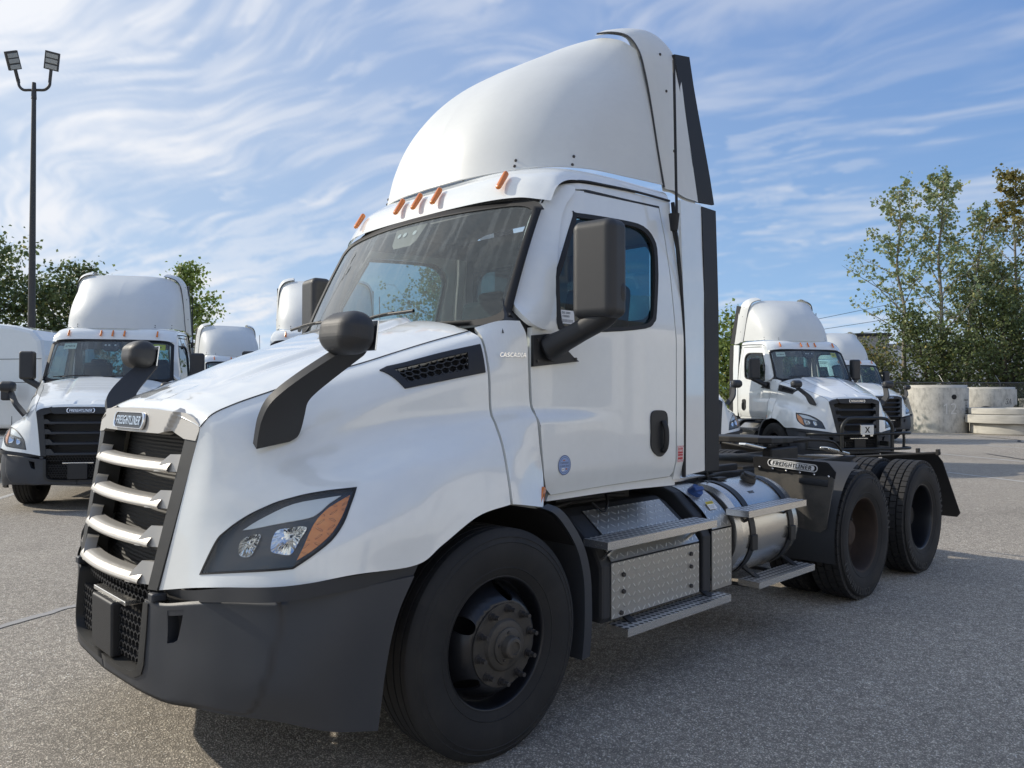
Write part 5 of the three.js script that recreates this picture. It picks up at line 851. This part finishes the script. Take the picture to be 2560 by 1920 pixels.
function tree(name, label, category, P, o, group) {
  const r = rng(o.seed), R = (a, b) => a + (b - a) * r(), t = thing(name, label, category, P, 0, group);
  const trunks = [], twigs = [], spots = [];
  for (let s = 0; s < (o.stems || 1); s++) {
    const ln = o.lean ? V(...o.lean) : V(0, 0, 0), sx = o.stems > 1 ? R(-.5, .5) * o.stemSpread : 0, sz = o.stems > 1 ? R(-.5, .5) * o.stemSpread : 0, h = o.h * (s ? R(.7, .95) : 1);
    const tp = []; for (let i = 0; i <= 6; i++) { const f = i / 6; tp.push(V(sx * (.3 + f * 1.6) + ln.x * f * f * h + R(-1, 1) * .02 * h * f, f * h * .96, sz * (.3 + f * 1.6) + ln.z * f * f * h + R(-1, 1) * .02 * h * f)); }
    trunks.push(limb(tp, o.r, o.r * .14, 14, 7)); const tc = new THREE.CatmullRomCurve3(tp);
    const nb = o.branches;
    for (let b = 0; b < nb; b++) {
      const f = lerp(o.from, .985, Math.pow((b + r()) / nb, o.bias || 1)), A = tc.getPoint(f), az = b * 2.399 + R(-.5, .5), len = o.spread(f) * R(.65, 1.15), rise = o.rise * R(.6, 1.4);
      const dir = V(Math.cos(az), rise, Math.sin(az)).normalize(), bp = [A]; let q = A.clone();
      for (let k = 1; k <= 4; k++) { dir.add(V(R(-.2, .2), R(-.1, .22) + (o.droop || 0), R(-.2, .2))).normalize(); q = q.clone().addScaledVector(dir, len / 4); bp.push(q); }
      const br = o.r * lerp(.34, .10, f); twigs.push(limb(bp, Math.max(br, .012), .006, 6, 5)); const bc = new THREE.CatmullRomCurve3(bp);
      const n2 = o.twigs; for (let k = 0; k < n2; k++) { const g = lerp(.18, 1, (k + r()) / n2), a = bc.getPoint(g), l2 = len * R(.16, .42) * (1.15 - g * .5), d2 = V(R(-1, 1), R(-.5, 1), R(-1, 1)).normalize().multiplyScalar(l2), e = a.clone().add(d2); if (k % 2 === 0) twigs.push(limb([a, a.clone().lerp(e, .5).add(V(R(-.06, .06), R(-.02, .1), R(-.06, .06))), e], .009, .004, 3, 4)); spots.push([a, e]); }
    }
  }
  mesh('trunk', merge(trunks), o.bark, t); mesh('branches', merge(twigs), o.bark, t);
  // leaves: folded blades of four triangles along the twigs, thinned out at random so that the sky shows through
  const pos = [], col = [], idx = []; const N = o.leaves, S = o.leaf;
  for (let i = 0; i < N; i++) {
    const [a, e] = spots[Math.floor(r() * spots.length)], c = a.clone().lerp(e, .15 + 1.0 * r()).add(V(R(-1, 1), R(-1, 1), R(-1, 1)).multiplyScalar(o.fuzz * r()));
    const s = S * R(.6, 1.25), u = V(R(-1, 1), R(-1.2, .5), R(-1, 1)).normalize(), w = V(R(-1, 1), R(-1, 1), R(-1, 1)).cross(u).normalize(), n = u.clone().cross(w), k = pos.length / 3;
    const tip = c.clone().addScaledVector(u, s), L = c.clone().addScaledVector(u, s * .4).addScaledVector(w, s * .42).addScaledVector(n, s * .14), Q = c.clone().addScaledVector(u, s * .4).addScaledVector(w, -s * .42).addScaledVector(n, s * .14);
    const cc = o.colors[Math.floor(r() * r() * o.colors.length * .999)], v = R(.85, 1.6);
    for (const p of [c, L, tip, Q]) { pos.push(p.x, p.y, p.z); col.push(cc[0] * v, cc[1] * v, cc[2] * v); }
    idx.push(k, k + 1, k + 2, k, k + 2, k + 3);
  }
  const g = geoFrom(pos, idx); g.setAttribute('color', new THREE.Float32BufferAttribute(col, 3)); mesh('crown', g, leafMat, t);
  return t;
}
const G1 = [[.26, .30, .15], [.20, .26, .13], [.34, .34, .14], [.42, .36, .11], [.50, .38, .10]], G2 = [[.13, .165, .06], [.165, .20, .075], [.10, .135, .05], [.22, .24, .08], [.30, .26, .07]], G3 = [[.22, .28, .07], [.28, .33, .08], [.17, .22, .06], [.38, .36, .10]], G4 = [[.17, .19, .07], [.23, .22, .08], [.12, .15, .06], [.36, .27, .08], [.40, .24, .07]];
const poplar = (seed, h, leaves, lean) => ({ seed, h, r: .15, lean, from: .30, branches: 24, twigs: 8, spread: f => h * (.36 * Math.pow(1 - f, .8) + .06), rise: .75, bias: .9, leaves, leaf: .19, fuzz: .30, colors: G1, bark: barkPale });
tree('poplar_tree', 'tall thin poplar with sparse leaves, left one of the pair beside the far trucks', 'tree', [42.1, 0, -11.7], poplar(101, 13.2, 2400, [-.03, 0, -.02]));
tree('poplar_tree', 'tall poplar with a clustered leafy top, right one of the pair', 'tree', [43.4, 0, -10.2], poplar(202, 14.2, 3400, [.0, 0, .0]));
tree('poplar_tree', 'leaning pale trunked poplar over the dark thicket at the right', 'tree', [45.2, 0, -9.6], poplar(303, 12.2, 1500, [.05, 0, .08]));
tree('poplar_tree', 'yellowing poplar cut by the right edge of the photo', 'tree', [48.4, 0, -7.9], { ...poplar(404, 14.6, 4800, [0, 0, .01]), colors: [[.22, .19, .05], [.16, .16, .05], [.30, .22, .05], [.10, .13, .045]] });
const denseTree = (seed, h, w, leaves, colors, o = {}) => ({ seed, h, r: .14, stems: 3, stemSpread: w * .35, from: .12, branches: 26, twigs: 9, spread: f => w * (.55 * Math.sin(Math.PI * clamp(f * .85 + .15)) + .12), rise: .45, leaves, leaf: .16, fuzz: .6, colors, bark: barkDark, ...o });
tree('thicket_tree', 'dark dense tree filling the right edge below the yellowing poplar', 'tree', [46.6, 0, -8.3], denseTree(11, 9.4, 5.4, 10500, G2));
tree('thicket_tree', 'green leafy tree behind the big concrete pipe', 'tree', [41.4, 0, -9.6], denseTree(12, 6.2, 4.6, 8500, G2));
tree('thicket_tree', 'rusty green undergrowth tree above the far truck hood', 'tree', [39.5, 0, -13.0], denseTree(13, 4.4, 4.4, 9000, G4));
tree('thicket_tree', 'brownish twiggy tree at the lower right behind the concrete rings', 'tree', [48.2, 0, -5.2], denseTree(14, 6.0, 5.0, 6000, G4));
tree('thicket_tree', 'mid green tree between the leaning poplar and the dark thicket', 'tree', [44.6, 0, -7.3], denseTree(15, 7.0, 3.8, 5500, G2, { stems: 2 }));
tree('bush', 'yellow green bush showing between the foreground cab and the parked truck', 'bush', [28.8, 0, -13.8], denseTree(16, 5.4, 3.4, 7000, G3));
tree('bush', 'small dark bush low behind the truck with the grille guard', 'bush', [33.5, 0, -14.0], denseTree(17, 3.2, 4.0, 6000, G4));
tree('broad_tree', 'big dark leafy tree behind the lamp post at the left edge', 'tree', [5.6, 0, -41.5], denseTree(21, 9.6, 7.6, 12000, G2, { leaf: .22, fuzz: .8 }));
tree('broad_tree', 'dark leafy tree right of the lamp post, behind the parked deflector', 'tree', [9.2, 0, -40.0], denseTree(22, 8.6, 5.6, 9500, G2, { leaf: .2, fuzz: .7 }));
tree('small_tree', 'bright green young tree above the cab of the parked truck at the left', 'tree', [11.9, 0, -32.7], denseTree(23, 7.7, 3.4, 3800, G3, { stems: 1, from: .3, rise: .8, leaf: .17 }));
tree('broad_tree', 'tree seen through the windshield behind the passenger side of the cab', 'tree', [26, 0, -31.5], denseTree(24, 10.6, 5.5, 9000, G1, { leaf: .2 }));
tree('broad_tree', 'tree seen through the rear window behind the steering wheel', 'tree', [32.5, 0, -27], denseTree(25, 10.0, 5.0, 9000, G1, { leaf: .2 }));
renderer.render(scene, camera);
